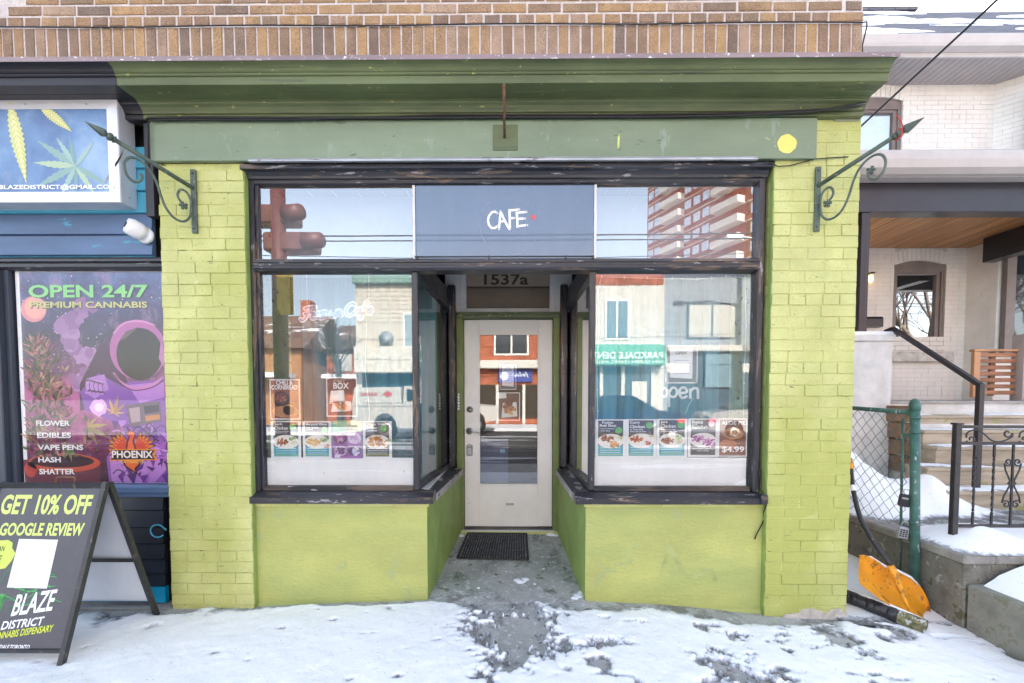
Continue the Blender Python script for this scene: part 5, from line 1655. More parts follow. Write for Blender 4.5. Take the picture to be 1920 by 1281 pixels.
# key safes hanging on the mesh
def key_safe(px, py, label, m_, kp):
    p = on_x(px, py, 2.915)
    t_ = thing('key_safe', label, 'lock box', tuple(p), 'key safes hanging on the chain link fence')
    rot = Matrix.Translation(p) @ Matrix.Rotation(R(12), 4, 'X') @ Matrix.Rotation(R(-35), 4, 'Z')
    def pt(mb):
        mb.v = [tuple(rot @ Vector(v)) for v in mb.v]
        return mb
    pt(MB().box(-.036, .036, -.018, .018, -.05, .045, c=.008)).build('case', m_, t_)
    pt(MB().tube([(-.02, 0, .04), (-.02, 0, .07), (-.012, 0, .085), (.012, 0, .085), (.02, 0, .07), (.02, 0, .04)], .005, 8)).build('shackle', STEEL, t_)
    mb = MB()
    if kp:
        for i in range(3):
            for j in range(4):
                mb.box(-.022 + i * .016, -.010 + i * .016, -.0205, -.0182, -.03 + j * .016, -.02 + j * .016)
    else:
        for i in range(4):
            mb.box(-.018 + i * .0095, -.011 + i * .0095, -.0205, -.0182, .014, .028)
    pt(mb).build('keypad', flat((30, 30, 32)) if kp else flat((190, 190, 190)), t_)
key_safe(1696, 938, 'black key safe with dial hanging on the chain link mesh', mat('black_safe', (.03, .03, .034), .4, bump=.1), False)
key_safe(1694, 998, 'silver push button key safe hanging low on the chain link mesh', mat('silver_safe', (.45, .45, .46), .35, .7, bump=.1), True)

# wrought iron fence
wf = thing('iron_fence', 'black wrought iron fence with twisted pickets and scrolls on the forecourt', 'fence', (3.2, .2, .36))
FY = .2
MB().box(3.152, 3.192, FY - .02, FY + .02, .335, 1.20, c=.003).box(3.145, 3.199, FY - .027, FY + .027, 1.2005, 1.215, c=.003).build('post', IRON, wf)
for z in (1.175, 1.055, .45):
    MB().box(3.193, 5.2, FY - .008, FY + .008, z, z + .022).build('rail', IRON, wf)
def scrolls(mb, pts, r_=.006):
    mb.tube([(a, FY, b) for a, b in smooth_path(pts, 4)], r_, 6)
def spiral(cx, cz, r0, r1, a0, a1, n=18):
    return [(cx + (r0 + (r1 - r0) * i / n) * math.cos(R(a0 + (a1 - a0) * i / n)), cz + (r0 + (r1 - r0) * i / n) * math.sin(R(a0 + (a1 - a0) * i / n))) for i in range(n + 1)]
xk = 3.31
k = 0
while xk < 5.15:
    m = MB()
    tw = []
    n = 40
    V_, F_ = [], []
    for i in range(n + 1):
        z = .472 + (1.055 - .472) * i / n
        a = (i / n) * 6 * math.pi if 6 < i < 34 and k % 4 != 2 else 0
        for q in range(4):
            V_.append((xk + .0085 * math.cos(a + q * math.pi / 2 + .785), FY + .0085 * math.sin(a + q * math.pi / 2 + .785), z))
    for i in range(n):
        for q in range(4):
            F_.append((i * 4 + q, i * 4 + (q + 1) % 4, i * 4 + 4 + (q + 1) % 4, i * 4 + 4 + q))
    m.add(V_, F_)
    po = m.build('picket', IRON, wf)
    if k % 4 == 2:
        m = MB()
        for s_ in (-1, 1):
            c0 = xk + s_ * .032
            scrolls(m, spiral(xk + s_ * .035, .93, .008, .028, -90 if s_ > 0 else 270, 300 if s_ > 0 else -120))
            scrolls(m, spiral(xk + s_ * .035, .62, .008, .028, 90 if s_ > 0 else 90, -300 if s_ > 0 else 480))
            m.tube([(xk + s_ * .06, FY, .92), (xk + s_ * .05, FY, .87), (xk + s_ * .018, FY, .80), (xk + s_ * .012, FY, .775), (xk + s_ * .018, FY, .75), (xk + s_ * .055, FY, .68), (xk + s_ * .065, FY, .63)], .006, 6)
            m.tube([(xk, FY, .775), (xk + s_ * .02, FY, .785), (xk + s_ * .03, FY, .775), (xk + s_ * .02, FY, .765), (xk, FY, .775)], .005, 6)
        m.build('scroll', IRON, po)
    xk += .1365
    k += 1
for j in range(5):
    m = MB()
    x0_ = 3.22 + j * .38
    pts = spiral(x0_ + .055, 1.095, .008, .034, 200, -160, 16)
    scrolls(m, pts)
    m.tube([(a, FY, b) for a, b in smooth_path([(x0_ + .021, 1.107), (x0_ + .03, 1.145), (x0_ + .09, 1.165), (x0_ + .14, 1.14), (x0_ + .20, 1.09), (x0_ + .27, 1.078), (x0_ + .345, 1.11), (x0_ + .35, 1.14)], 4)], .006, 6)
    scrolls(m, spiral(x0_ + .315, 1.14, .008, .034, 20, 380 - 30, 16))
    m.build('frieze_scroll', IRON, wf)

# snow shovel
sv = thing('snow_shovel', 'orange plastic snow shovel with a bent black shaft leaning at the corner', 'shovel', (2.75, 0, -.17))
ORANGE = mat('orange_plastic', (.80, .33, .018), .42, var=.10, vs=6, bump=.15, wear=[((.35, .15, .02), .60, 14, (1, 1, .6)), ((.10, .055, .02), .70, 34, (1, 1, .6))])
def zq(x, y_, Y):
    return at(1560 + x / 2.906, 840 + y_ / 2.906, Y)
top = [(150, 585), (200, 590), (285, 640), (335, 655), (430, 700), (490, 765), (530, 850), (550, 955)]
bot = [(148, 640), (152, 735), (215, 790), (270, 830), (340, 872), (430, 915), (500, 950), (546, 968)]
top = smooth_path(top, 4); bot = smooth_path(bot, 4)
nU, nV = len(top), 12
V_, F_ = [], []
for i in range(nU):
    u = i / (nU - 1)
    for j in range(nV + 1):
        v = j / nV
        Yp = .13 - .16 * v + .09 * math.sin(math.pi * v) - .02 * math.cos(2 * math.pi * u)
        rib = -.010 * max(0, math.cos((u - .5) * 2 * math.pi * 3.5)) * math.sin(math.pi * v)
        a = top[i][0] + (bot[i][0] - top[i][0]) * v
        b = top[i][1] + (bot[i][1] - top[i][1]) * v
        V_.append(zq(a, b, Yp + rib))
nn = len(V_)
V_ += [v + Vector((.002, .007, 0)) for v in V_]
for i in range(nU - 1):
    for j in range(nV):
        a = i * (nV + 1) + j
        F_.append((a, a + 1, a + nV + 2, a + nV + 1))
        F_.append((nn + a, nn + a + nV + 1, nn + a + nV + 2, nn + a + 1))
rim = [i * (nV + 1) for i in range(nU)] + [(nU - 1) * (nV + 1) + j for j in range(1, nV + 1)] + [i * (nV + 1) + nV for i in range(nU - 2, -1, -1)] + [j for j in range(nV - 1, 0, -1)]
for a, b in zip(rim, rim[1:] + rim[:1]):
    F_.append((a, b, nn + b, nn + a))
bl = MB().add(V_, F_, None, True).build('blade', ORANGE, sv)
m = MB().tube([zq(318, 640, .06), zq(335, 680, .055), zq(370, 760, .03), zq(400, 830, .0), zq(425, 890, -.03)], [.022, .026, .020, .014, .006], 10)
m.build('spine', ORANGE, bl)
MB().tube([zq(a, b, .14) for a, b in ((165, 590), (210, 595), (290, 645), (340, 660), (430, 705), (480, 755))], [.004, .009, .009, .009, .009, .004], 8).build('snow_cap', FARSNOW, bl)
sh = [zq(*p, y) for *p, y in ((325, 650, .06), (300, 610, .09), (255, 555, .14), (205, 480, .20), (160, 400, .27), (135, 320, .33), (118, 240, .40), (108, 170, .46), (104, 120, .5), (98, 60, .56))]
MB().tube(sh, .0165, 12).build('shaft', mat('black_shovel_shaft', (.022, .022, .024), .4, var=.3, bump=.1, wear=[((.30, .13, .05), .72, 14, (1, 1, 1))]), sv)
MB().tube([zq(104, 118, .5), zq(102, 98, .52), zq(99, 70, .55)], [.019, .022, .019], 12).build('grip', ORANGE, sv)
MB().tube([zq(118, 236, .403), zq(112, 205, .43)], .0172, 12).build('shaft_label', PAPER, sv)

# black taped pipe on the ground
dp = thing('drain_pipe', 'black taped drain pipe with a mossy open end lying in the snow', 'pipe', (2.6, 0, -.12))
pa, pb = Vector((2.30, .38, -.045)), Vector((2.665, -.17, -.105))
def pl_(s_):
    return pa.lerp(pb, s_)
PIPE = mat('black_pipe_tape', (.022, .022, .026), .38, var=.3, vs=20, bump=.5, bs=60)
MB().tube([pl_(0), pl_(.8)], .045, 18).build('tube', PIPE, dp)
for s_ in (.16, .3, .36, .52, .58, .7):
    MB().tube([pl_(s_), pl_(s_ + .012), pl_(s_ + .06), pl_(s_ + .07)], [.0452, .0485, .0485, .0452], 18).build('tape_band', PIPE, dp)
m = MB()
e0 = (pb - pa).normalized()
m.tube([pl_(.79), pl_(.9), pl_(1.0)], [.047, .049, .048], 18, cap=False)
m.tube([pl_(1.0), pl_(.998), pl_(.86)], [.048, .039, .039], 18, cap=False)
m.build('mossy_end', mat('mossy_clay', (.17, .16, .08), .9, var=.5, vs=30, bump=.8, bs=50, wear=[((.5, .5, .48), .62, 20, (1, 1, 1))]), dp)
MB().tube([pl_(.87), pl_(.865)], .039, 14).build('dark_bore', flat((14, 13, 13), .9), dp)
m = MB()
m.tube([pl_(.02) + Vector((.01, .01, .042)), pl_(.3) + Vector((.012, .01, .044)), pl_(.75) + Vector((.012, .01, .042)), pl_(.97) + Vector((.008, .008, .043))], [.006, .014, .014, .006], 8)
m.build('snow_cap', FARSNOW, dp)

# ================================================================== WHITE BRICK HOUSE
WBR = mat('white_painted_brick', (.74, .70, .64), .7, var=.07, vs=2, bump=.3, bs=60, grain=.06, wear=[((.50, .44, .37), .76, 24, (1, 1, 1))])
WJT = mat('white_brick_joint', (.56, .51, .45), .8, var=.15, vs=20, bump=.3)
MAUVE = mat('taupe_window_frame', (.20, .165, .15), .45, var=.1, bump=.1)
BEIGE = mat('beige_gutter', (.50, .46, .44), .4, var=.05, bump=.05)
TAUPE = mat('taupe_soffit', (.34, .31, .30), .5, var=.05, bump=.05)
wh = thing('white_house', 'white painted brick house with a cedar lined porch beside the cafe', 'house', (6, 4.6, .3))
HY = 4.6
def brick_sheet(mb, org, ex, nrm_, L, z0, z1, holes, H=.0755, W=.228):
    """running bond bricks on a wall through org along ex; holes are (u0, u1, z0, z1, rise)"""
    org, ex, nrm_ = Vector(org), Vector(ex).normalized(), Vector(nrm_).normalized()
    r = int((z1 - z0) / H)
    for k in range(r):
        za, zb = z0 + k * H + .0025, z0 + (k + 1) * H - .0025
        off = W / 2 if k % 2 else 0
        if k % 6 == 5:
            W_ = W / 2
        else:
            W_ = W
        n = int(L / W_) + 2
        for i in range(n):
            a, b = i * W_ - off + .0025, (i + 1) * W_ - off - .0025
            a, b = max(a, 0), min(b, L)
            segs = [(a, b)]
            for (h0, h1, y0, y1, rise) in holes:
                if zb <= y0:
                    continue
                new = []
                for p, q in segs:
                    mid = max(-1, min(1, ((p + q) / 2 - (h0 + h1) / 2) / ((h1 - h0) / 2)))
                    if za >= y1 + rise * (1 - mid * mid) + (.2 if rise else 0):
                        new.append((p, q)); continue
                    if q <= h0 or p >= h1:
                        new.append((p, q))
                    else:
                        if p < h0: new.append((p, h0))
                        if q > h1: new.append((h1, q))
                segs = new
            for p, q in segs:
                if q - p < .02:
                    continue
                d = random.uniform(.002, .006)
                P = [org + ex * u + Vector((0, 0, z)) for u, z in ((p, za), (q, za), (q, zb), (p, zb))]
                F4 = [v + nrm_ * d for v in P]
                mb.add(P + F4, [(4, 5, 6, 7), (0, 1, 5, 4), (1, 2, 6, 5), (2, 3, 7, 6), (3, 0, 4, 7)])
def arch_bricks(mb, x0, x1, zs, rise, y, n):
    cx_ = (x0 + x1) / 2
    hw = (x1 - x0) / 2
    for i in range(n):
        u0, u1 = -1 + 2 * i / n + .012, -1 + 2 * (i + 1) / n - .012
        q = lambda u, e: (cx_ + u * hw * (1 + e * .35), zs + rise * (1 - u * u) + e)
        P = [q(u0, .004), q(u1, .004), q(u1, .20), q(u0, .20)]
        mb.add([(a, y, b) for a, b in P] + [(a, y - .009, b) for a, b in P], [(4, 5, 6, 7), (0, 1, 5, 4), (1, 2, 6, 5), (2, 3, 7, 6), (3, 0, 4, 7)])
def wall_with_holes(mb, x0, x1, z0, z1, y, t_, holes):
    zsplit = sorted({z0, z1} | {h[2] for h in holes} | {h[3] + h[4] for h in holes})
    for a, b in zip(zsplit, zsplit[1:]):
        segs = [(x0, x1)]
        for h in holes:
            if h[2] <= (a + b) / 2 <= h[3] + h[4]:
                new = []
                for p, q in segs:
                    if q <= h[0] or p >= h[1]:
                        new.append((p, q)); continue
                    if p < h[0]: new.append((p, h[0]))
                    if q > h[1]: new.append((h[1], q))
                segs = new
        for p, q in segs:
            mb.box(p, q, y, y + t_, a, b)
holes = [(6.25, 7.115, 2.16, 3.60, .07), (5.40, 6.30, 5.05, 6.25, .07)]
m = MB()
wall_with_holes(m, 2.4, 7.78, .2, 6.55, HY, .25, holes)
wl = m.build('wall', WJT, wh)
m = MB()
brick_sheet(m, (4.6, HY, .3), (1, 0, 0), (0, -1, 0), 3.18, .3, 6.5, [(h[0] - 4.6, h[1] - 4.6, h[2], h[3], h[4]) for h in holes])
for h in holes:
    arch_bricks(m, h[0], h[1], h[3], h[4], HY, 12)
# bay: slanted face and front
brick_sheet(m, (7.78, HY, .3), (.5, -.45, 0), (-.45, -.5, 0), .67, .3, 6.5, [])
bayh = [(.28, 1.5, 5.2, 6.2, .05), (.02, 1.4, 2.05, 3.6, .05)]
brick_sheet(m, (7.46, HY - .001, .3), (.06, -.44, 0), (-.44, -.06, 0), .44, .3, 3.86, [])
kind(m.build('bricks', WBR, wl), 'stuff')
MB().prism_z([(7.78, HY + .25), (7.78, HY), (8.28, HY - .45), (11.5, HY - .45), (11.5, HY + .25)], .2, 6.55).build('bay_wall', WJT, wh)
mb_ = MB()
brick_sheet(mb_, (8.28, HY - .45, .3), (1, 0, 0), (0, -1, 0), 1.6, .3, 6.5, [])
kind(mb_.build('bay_bricks', WBR, wl), 'stuff')
def house_window(x0, x1, z0, z1, rise, y, sill_=True, f=.075, back=True):
    m = MB()
    m.box(x0, x0 + f * .6, y + .03, y + .12, z0, z1 + rise * .3).box(x1 - f * .6, x1, y + .03, y + .12, z0, z1 + rise * .3)
    m.box(x0 + f * .6, x1 - f * .6, y + .031, y + .12, z0, z0 + f)
    arcp = [(x0 + (x1 - x0) * i / 10, z1 + rise * (1 - (2 * i / 10 - 1) ** 2)) for i in range(11)]
    P = [(x0, z1 - f * 1.4), (x1, z1 - f * 1.4)] + arcp[::-1]
    m.poly_xz([(min(max(a, x0 + .001), x1 - .001), b) for a, b in P], y + .028, None, .09)
    m.box(x0 + f * .6, x0 + f * 1.4, y + .055, y + .12, z0 + f, z1 - f * 1.4).box(x1 - f * 1.4, x1 - f * .6, y + .055, y + .12, z0 + f, z1 - f * 1.4)
    m.box(x0 + f * 1.4, x1 - f * 1.4, y + .056, y + .12, z1 - f * 1.9, z1 - f * 1.4)
    o = m.build('window', MAUVE, wh)
    MB().add([(x0, y + .09, z0), (x1, y + .09, z0), (x1, y + .09, z1 - .02), (x0, y + .09, z1 - .02)], [(0, 1, 2, 3)]).build('pane', HOUSEGLASS, o)
    if back:
        MB().box(x0, x1, y + .2, y + .21, z0, z1).build('room_behind', DARKIN, o)
    return o
house_window(6.25, 7.115, 2.16, 3.60, .07, HY)
o = house_window(5.40, 6.30, 5.05, 6.25, .07, HY)
MB().box(5.42, 6.28, HY + .14, HY + .15, 5.05, 6.2).build('blind', mat('white_blind', (.6, .63, .66), .7), o)
MB().box(5.78, 7.22, HY - .10, HY + .02, 1.99, 2.155, c=.01).build('stone_sill', mat('worn_limestone', (.50, .47, .42), .9, var=.25, vs=8, bump=.6, bs=40), wh)
# bay windows
MB().prism_z([(7.46, HY - .001), (7.52, HY - .44), (8.25, HY - .44), (8.25, HY - .001)], .3, 3.86).build('lower_bay', WBR, wh)
for z0, z1, x0 in ((2.05, 3.80, 7.56), (5.15, 6.25, 7.95)):
    m = MB()
    yb = HY - .52
    m.box(x0, x0 + .14, yb - .02, yb + .05, z0, z1).box(x0 + .14, x0 + 1.4, yb - .018, yb + .05, z1 - .12, z1).box(x0 + .14, x0 + 1.4, yb - .018, yb + .05, z0, z0 + .1)
    o = m.build('bay_window', MAUVE, wh)
    MB().box(x0 + .14, x0 + 1.4, yb + .01, yb + .016, z0 + .1, z1 - .12).build('pane', mat('mirror_dark_pane', (.02, .025, .03), .02, 0, 0, 5, bump=.0, spec=1.0, coat=1.0), o)
# eaves
gut = MB().prism_x([(3.95, 6.56), (3.86, 6.58), (3.84, 6.62), (3.82, 6.72), (3.83, 6.735), (3.97, 6.735), (3.97, 6.56)], 2.4, 12).build('gutter', BEIGE, wh)
MB().box(2.4, 12, 3.972, 4.0, 6.50, 6.73).build('fascia', BEIGE, wh)
sf = MB().box(2.4, 12, 4.0, 4.75, 6.53, 6.545).build('soffit', TAUPE, wh)
xk = 4.9
sp_me = MB().box(-.049, .049, 4.0, 4.6, 6.507, 6.529, c=.004).mesh('soffit_panel', TAUPE)
while xk < 9.6:
    obj('soffit_panel', sp_me, sf, (xk, 0, 0))
    xk += .104
ROOF = NT('shingle_roof')
pz = ROOF.new('ShaderNodeSeparateXYZ'); ROOF.link(ROOF.P(), pz.inputs[0])
bk = ROOF.new('ShaderNodeTexBrick')
bk.inputs['Color1'].default_value = (.12, .12, .14, 1); bk.inputs['Color2'].default_value = (.17, .17, .19, 1); bk.inputs['Mortar'].default_value = (.05, .05, .06, 1)
bk.inputs['Scale'].default_value = 1; bk.inputs['Brick Width'].default_value = .3; bk.inputs['Row Height'].default_value = .10; bk.inputs['Mortar Size'].default_value = .008
mpr = ROOF.new('ShaderNodeMapping'); mpr.inputs['Rotation'].default_value = (R(90), 0, 0)
ROOF.link(ROOF.P(), mpr.inputs[0]); ROOF.link(mpr.outputs[0], bk.inputs[0])
ROOF.bsdf(bk.outputs[0], .9, 0, .3, ROOF.bump(bk.outputs['Fac'], .5, .01))
rz = lambda y: 6.74 + (y - 3.86) * .9
rf = MB().prism_x([(3.84, rz(3.84) - .0), (7.55, rz(7.55)), (11.2, 6.74), (11.2, 6.6), (7.55, rz(7.55) - .2), (3.98, 6.72)], 2.3, 12.5).build('roof', ROOF.m, wh)
MB().box(4.2, 8.9, 7.45, 7.65, rz(7.55) - .02, rz(7.55) + .05).build('ridge_cap', ROOF.m, rf)
ux = np.arange(4.5, 12.4, .05); uy = np.arange(3.87, 7.52, .05)
UX, UY = np.meshgrid(ux, uy)
sn = fbm(UX * .55, UY * 1.6, 1.3, 5, 70) + .10 * np.exp(-((UY - 4.1) / .35) ** 2) 
TR = (sn - .615) * 6
o = grid_object('snow_cover', ux, uy, rz(UY) + np.where(TR > 0, .012 + np.minimum(TR, .6) * .05, -.06), SNOW, {'thick': np.clip(TR * 1.5 + .3, 0, 1)}, rf, cut=lambda F: (TR.ravel()[F] > -.3).any(1))
kind(o, 'stuff')
# porch roof and beams
MB().prism_x([(2.36, 4.01), (2.28, 4.05), (2.25, 4.13), (2.25, 4.2), (2.26, 4.235), (2.42, 4.235), (2.42, 4.01)], 3.4, 12).build('porch_gutter', BEIGE, wh)
MB().box(3.4, 12, 2.42, 2.56, 4.005, 4.15).build('porch_fascia', BEIGE, wh)
MB().prism_x([(2.30, 4.24), (HY - .01, 5.0), (HY - .01, 4.9), (2.45, 4.16)], 3.4, 12).build('porch_roof', ROOF.m, wh)
o = MB().prism_x([(2.27, 4.243), (2.4, 4.30), (HY - .012, 5.06), (HY - .012, 5.005), (2.30, 4.245)], 3.4, 12).build('porch_roof_snow', FARSNOW, wh)
MB().box(3.4, 12, 2.561, 2.75, 3.655, 4.003, c=.006).build('porch_beam', mat('black_beam', (.020, .020, .026), .28, var=.1, bump=.05), wh)
pcl = MB().box(3.4, 7.69, 2.75, HY - .01, 3.905, 3.93).build('porch_ceiling', mat('dark_gap_wood', (.12, .06, .03), .7), wh)
CEDAR = mat('cedar_plank', (.42, .20, .075), .45, var=.25, vs=3, stretch=(6, .4, 1), bump=.15, bs=30, obj=.28)
xk = 3.41
cp_me = MB().box(-.044, .044, 2.76, HY - .012, 3.872, 3.904, c=.004).mesh('ceiling_plank', CEDAR)
while xk < 7.66:
    obj('ceiling_plank', cp_me, pcl, (xk + .045, 0, 0))
    xk += .0915
MB().box(7.24, 7.43, 2.76, HY - .46, 3.50, 3.87, c=.006).build('porch_beam', MATS['black_beam'], wh)
MB().box(4.19, 4.275, 2.57, 2.68, 2.19, 3.654, c=.005).box(4.276, 4.30, 2.58, 2.66, 2.19, 3.654).build('porch_post', MATS['black_beam'], wh)
WCON = mat('white_render', (.62, .60, .57), .85, var=.14, vs=4, bump=.5, bs=40)
MB().box(3.9, 4.50, 2.42, 2.95, .3, 2.07, c=.008).build('porch_pier', WCON, wh)
MB().box(3.88, 4.525, 2.40, 2.97, 2.0705, 2.15, c=.01).build('pier_cap', WCON, wh)
MB().prism_z([(3.89, 2.42), (4.5, 2.42), (4.5, 2.9), (3.89, 2.9)], 2.151, 2.19).build('pier_snow', FARSNOW, wh)
# porch floor and steps
OLDW = mat('weathered_step_wood', (.42, .35, .26), .8, var=.22, vs=3, stretch=(.5, 3, 3), bump=.4, bs=40, grain=.15, wear=[((.30, .30, .14), .64, 4, (1, 1, 1))])
pf_ = MB().box(4.5, 9, 2.46, HY - .01, 1.10, 1.325).build('porch_floor', WCON, wh)
MB().box(4.5, 9, 2.42, HY - .01, 1.326, 1.355, c=.004).build('deck', mat('grey_deck', (.36, .33, .31), .8, var=.2, vs=3, bump=.3, wear=[((.8, .82, .86), .62, 3, (1, 1, 1))]), pf_)
STX0 = [4.5, 4.5, 4.42, 4.08, 4.02]
lev = [(1.19, 2.46, 2.2), (1.035, 2.2, 1.95), (.875, 1.95, 1.70), (.70, 1.70, 1.42), (.52, 1.42, 1.14)]
prevz = 1.10
for k, (z, yb, yf) in enumerate(lev):
    x0 = STX0[k]
    zb = (lev[k + 1][0] if k < 4 else .33) - .02
    st = MB().box(x0, 6.7, yf + .02, yb, zb, z - .035, c=.004).build('step', OLDW, wh)
    MB().box(x0 - .01, 6.72, yf - .005, yb - .001, z - .0345, z, c=.006).build('tread', OLDW, st)
    tx = np.arange(x0, 6.7, .03); ty = np.arange(yf, yb, .02)
    TX, TY = np.meshgrid(tx, ty)
    nn_ = fbm(TX, TY, 3, 4, 80 + k)
    o = grid_object('tread_snow', tx, ty, z + (nn_ - .42) * .09 * np.sin(np.clip((TY - yf) / (yb - yf), 0, 1) * np.pi * .9 + .1), SNOW, {'thick': np.clip((nn_ - .40) * 6, 0, 1)}, st)
    kind(o, 'stuff')
MB().box(4.54, 8.9, 2.2, HY - .02, .2, 1.09).build('stair_filler', WCON, wh)  # filler added under the porch so that no sun passes beneath the steps
for k in range(4):
    MB().box(4.505 - k * .02, 4.53, 2.10, 2.44, .52 + k * .2, .70 + k * .2, c=.006).build('side_board', mat('brown_side_board', (.26, .16, .10), .7, var=.25, vs=4, bump=.3), wh)
# mailbox and lamp on the wall
tag(MB().prism_x([(HY - .12, 2.56), (HY - .12, 2.69), (HY - .10, 2.73), (HY - .011, 2.74), (HY - .011, 2.56)], 5.72, 6.01).build('mailbox', BLACKMETAL), 'black wall mailbox on the white brick next to the porch window', 'mailbox')
ln = thing('wall_lantern', 'small amber wall lantern on the white brick inside the porch', 'lamp', (5.80, HY - .1, 3.25))
MB().box(5.765, 5.835, HY - .14, HY - .011, 3.43, 3.45).box(5.785, 5.815, HY - .03, HY - .011, 3.30, 3.43).build('hood', BLACKMETAL, ln)
t = NT('amber_glow'); em = t.new('ShaderNodeEmission'); em.inputs[0].default_value = (1, .6, .2, 1); em.inputs[1].default_value = 1.2; t.link(em.outputs[0], t.out.inputs[0])
MB().lathe([(.02, 0), (.034, .03), (.034, .10), (.028, .12)], (5.80, HY - .09, 3.29), 'z', 12).build('lamp_glass', t.m, ln)
# handrail
hrl = thing('stair_handrail', 'black square tube handrail going down the porch steps', 'handrail', (4.5, 2, .6))
A0 = at(1655, 622, 2.48); A1 = at(1674, 616, 2.40); A2 = at(1838, 722, 1.30); A3 = at(1828, 885, 1.28)
A0 = Vector((4.44, 2.47, A0.z)); 
m = MB().bar(A1, A2, .045, .04).bar(A0, A1, .045, .035)
m.build('rail', BLACKMETAL, hrl)
MB().bar(Vector((A0.x + .01, 2.47, 1.356)), Vector((A0.x + .01, 2.47, A0.z)), .04, .04, up=(0, 1, 0)).build('post', BLACKMETAL, hrl)
MB().bar(A2 + Vector((0, 0, .01)), Vector((A2.x, A2.y, .5)), .045, .045, up=(0, 1, 0)).build('post', BLACKMETAL, hrl)
# cedar slat screen on the porch
ss = thing('slat_screen', 'low cedar slat screen with horizontal slats on the porch', 'screen', (6.3, 3.0, 1.36))
q0, q1 = at(1825, 655, 2.95), at(1903, 735, 2.95)
SLAT = mat('cedar_slat', (.30, .13, .065), .6, var=.3, vs=5, stretch=(.5, 1, 3), bump=.2, obj=.3)
SLATP = mat('light_cedar', (.46, .24, .12), .6, var=.2, vs=4, stretch=(1, 1, .4), bump=.2)
MB().box(q0.x, q0.x + .085, 2.93, 2.98, 1.40, 2.0, c=.004).build('post', SLATP, ss)
MB().box(q0.x - .01, q1.x, 2.92, 3.0, 2.001, 2.03, c=.004).build('cap_rail', SLATP, ss)
MB().box(q0.x + .27, q0.x + .34, 2.985, 3.02, 1.42, 2.0, c=.004).build('back_brace', SLAT, ss)
sl_me = MB().box(q0.x + .086, q1.x, 2.945, 2.975, -.026, .026, c=.004).mesh('slat', SLAT)
for k in range(7):
    obj('slat', sl_me, ss, (0, 0, 1.46 + k * .083))
MB().box(q1.x + .001, q1.x + .16, 2.86, 3.02, 1.356, 2.22, c=.006).build('end_post', mat('silvered_cedar', (.36, .31, .29), .75, var=.2, vs=4, stretch=(1, 1, .3), bump=.3), ss)

# ================================================================== ACROSS THE STREET (seen mirrored in the glass)
SY = -19.9
def facade(name, label, x0, x1, ztop, m_, wins, cornice=None, depth=9, shop=None, y=SY, frame=None):
    t_ = thing(name, label, 'building', ((x0 + x1) / 2, y, -.1), 'buildings across the street')
    MB().box(x0, x1, y - depth, y, -.2, ztop).build('wall', m_, t_)
    for (a, b, c_, d_, blind) in wins:
        w_ = MB().box(a, b, y - .02, y + .05, c_, d_).build('window', frame or flat((236, 236, 232)), t_)
        nn_ = 2 if b - a > 1.2 else 1
        for k in range(nn_):
            u0 = a + .1 + (b - a - .1) * k / nn_; u1 = a + (b - a - .1) * (k + 1) / nn_
            MB().box(u0, u1, y + .05, y + .056, c_ + .1, d_ - .1).build('pane', flat(blind, .15), w_)
    if cornice:
        MB().box(x0 - .05, x1 + .05, y, y + .35, ztop - .3, ztop + .1, c=.04).build('cornice', cornice, t_)
    return t_
SIDING = mat('cream_siding', (.62, .58, .50), .7, var=.05, vs=1, bump=.3, bs=6, stretch=(.02, .02, 1))
REDB = mat('red_brick_front', (.40, .13, .07), .9, var=.25, vs=3, bump=.3, bs=40)
WHITEF = mat('white_front', (.70, .68, .63), .8, var=.06, vs=2, bump=.3)
GREYF = mat('grey_front', (.36, .40, .44), .8, var=.08, vs=2, bump=.3, stretch=(.1, .1, 3))
f1 = facade('sided_building', 'cream sided two storey building with green cornice across the street', -8.3, -2.9, 7.4, SIDING, [(-5.9, -4.5, 3.9, 5.7, (150, 170, 180))], mat('green_cornice', (.20, .34, .30), .6))
for k in range(8):
    MB().box(-8.3, -2.9, SY, SY + .03, 6.75 - k * .22, 6.9 - k * .22).build('siding_board', SIDING, f1)
MB().box(-8.1, -3.1, SY, SY + .9, 2.6, 3.9, c=.03).build('awning', mat('cream_awning', (.72, .68, .60), .7), f1)
MB().box(-8.0, -3.2, SY, SY + .02, .1, 2.6).build('shop_window', flat((52, 84, 100), .15), f1)
m = MB().lathe([(.01, -.08), (.25, -.04), (.38, .05)], (-6.6, SY + .5, 4.3), 'y', 20)
m.tube([(-6.6, SY + .4, 4.3), (-6.6, SY + .02, 3.95)], .03, 6)
tag(m.build('satellite_dish', mat('dish_grey', (.42, .44, .46), .5)), 'grey satellite dish on the cream sided building', 'dish')
f2 = facade('brick_shop_building', 'red brick shop with white framed windows opposite the cafe door', -2.9, 1.9, 7.9, REDB, [(-1.4, .55, 3.75, 5.6, (70, 74, 78))], mat('white_cornice', (.7, .68, .64), .6))
MB().box(-2.85, 1.85, SY, SY + .5, 3.0, 3.45, c=.03).build('white_band', WHITEF, f2)
MB().box(-2.8, 1.8, SY, SY + .03, .2, 2.1).build('shop_window', flat((74, 66, 58), .2), f2)
for x in (-2.85, -1.3, .2, 1.7):
    MB().box(x, x + .16, SY, SY + .12, -.1, 2.1).build('mullion', WHITEF, f2)
sg = MB().box(-1.15, .75, SY + .03, SY + .15, 2.25, 2.95).build('sign', flat((64, 76, 150)), f2)
m = MB()
for k in range(2):
    for i in range(24):
        pass
def text_street(mb, s_, x_left, x_right, z0, z1, y, col):
    """lettering that faces +Y: it starts at the larger X"""
    text_into(mb, s_, 0, 1, 0, 1, 0, col, .02, fn=lambda a, b: (x_left + (x_right - x_left) * a, y, z0 + (z1 - z0) * b))
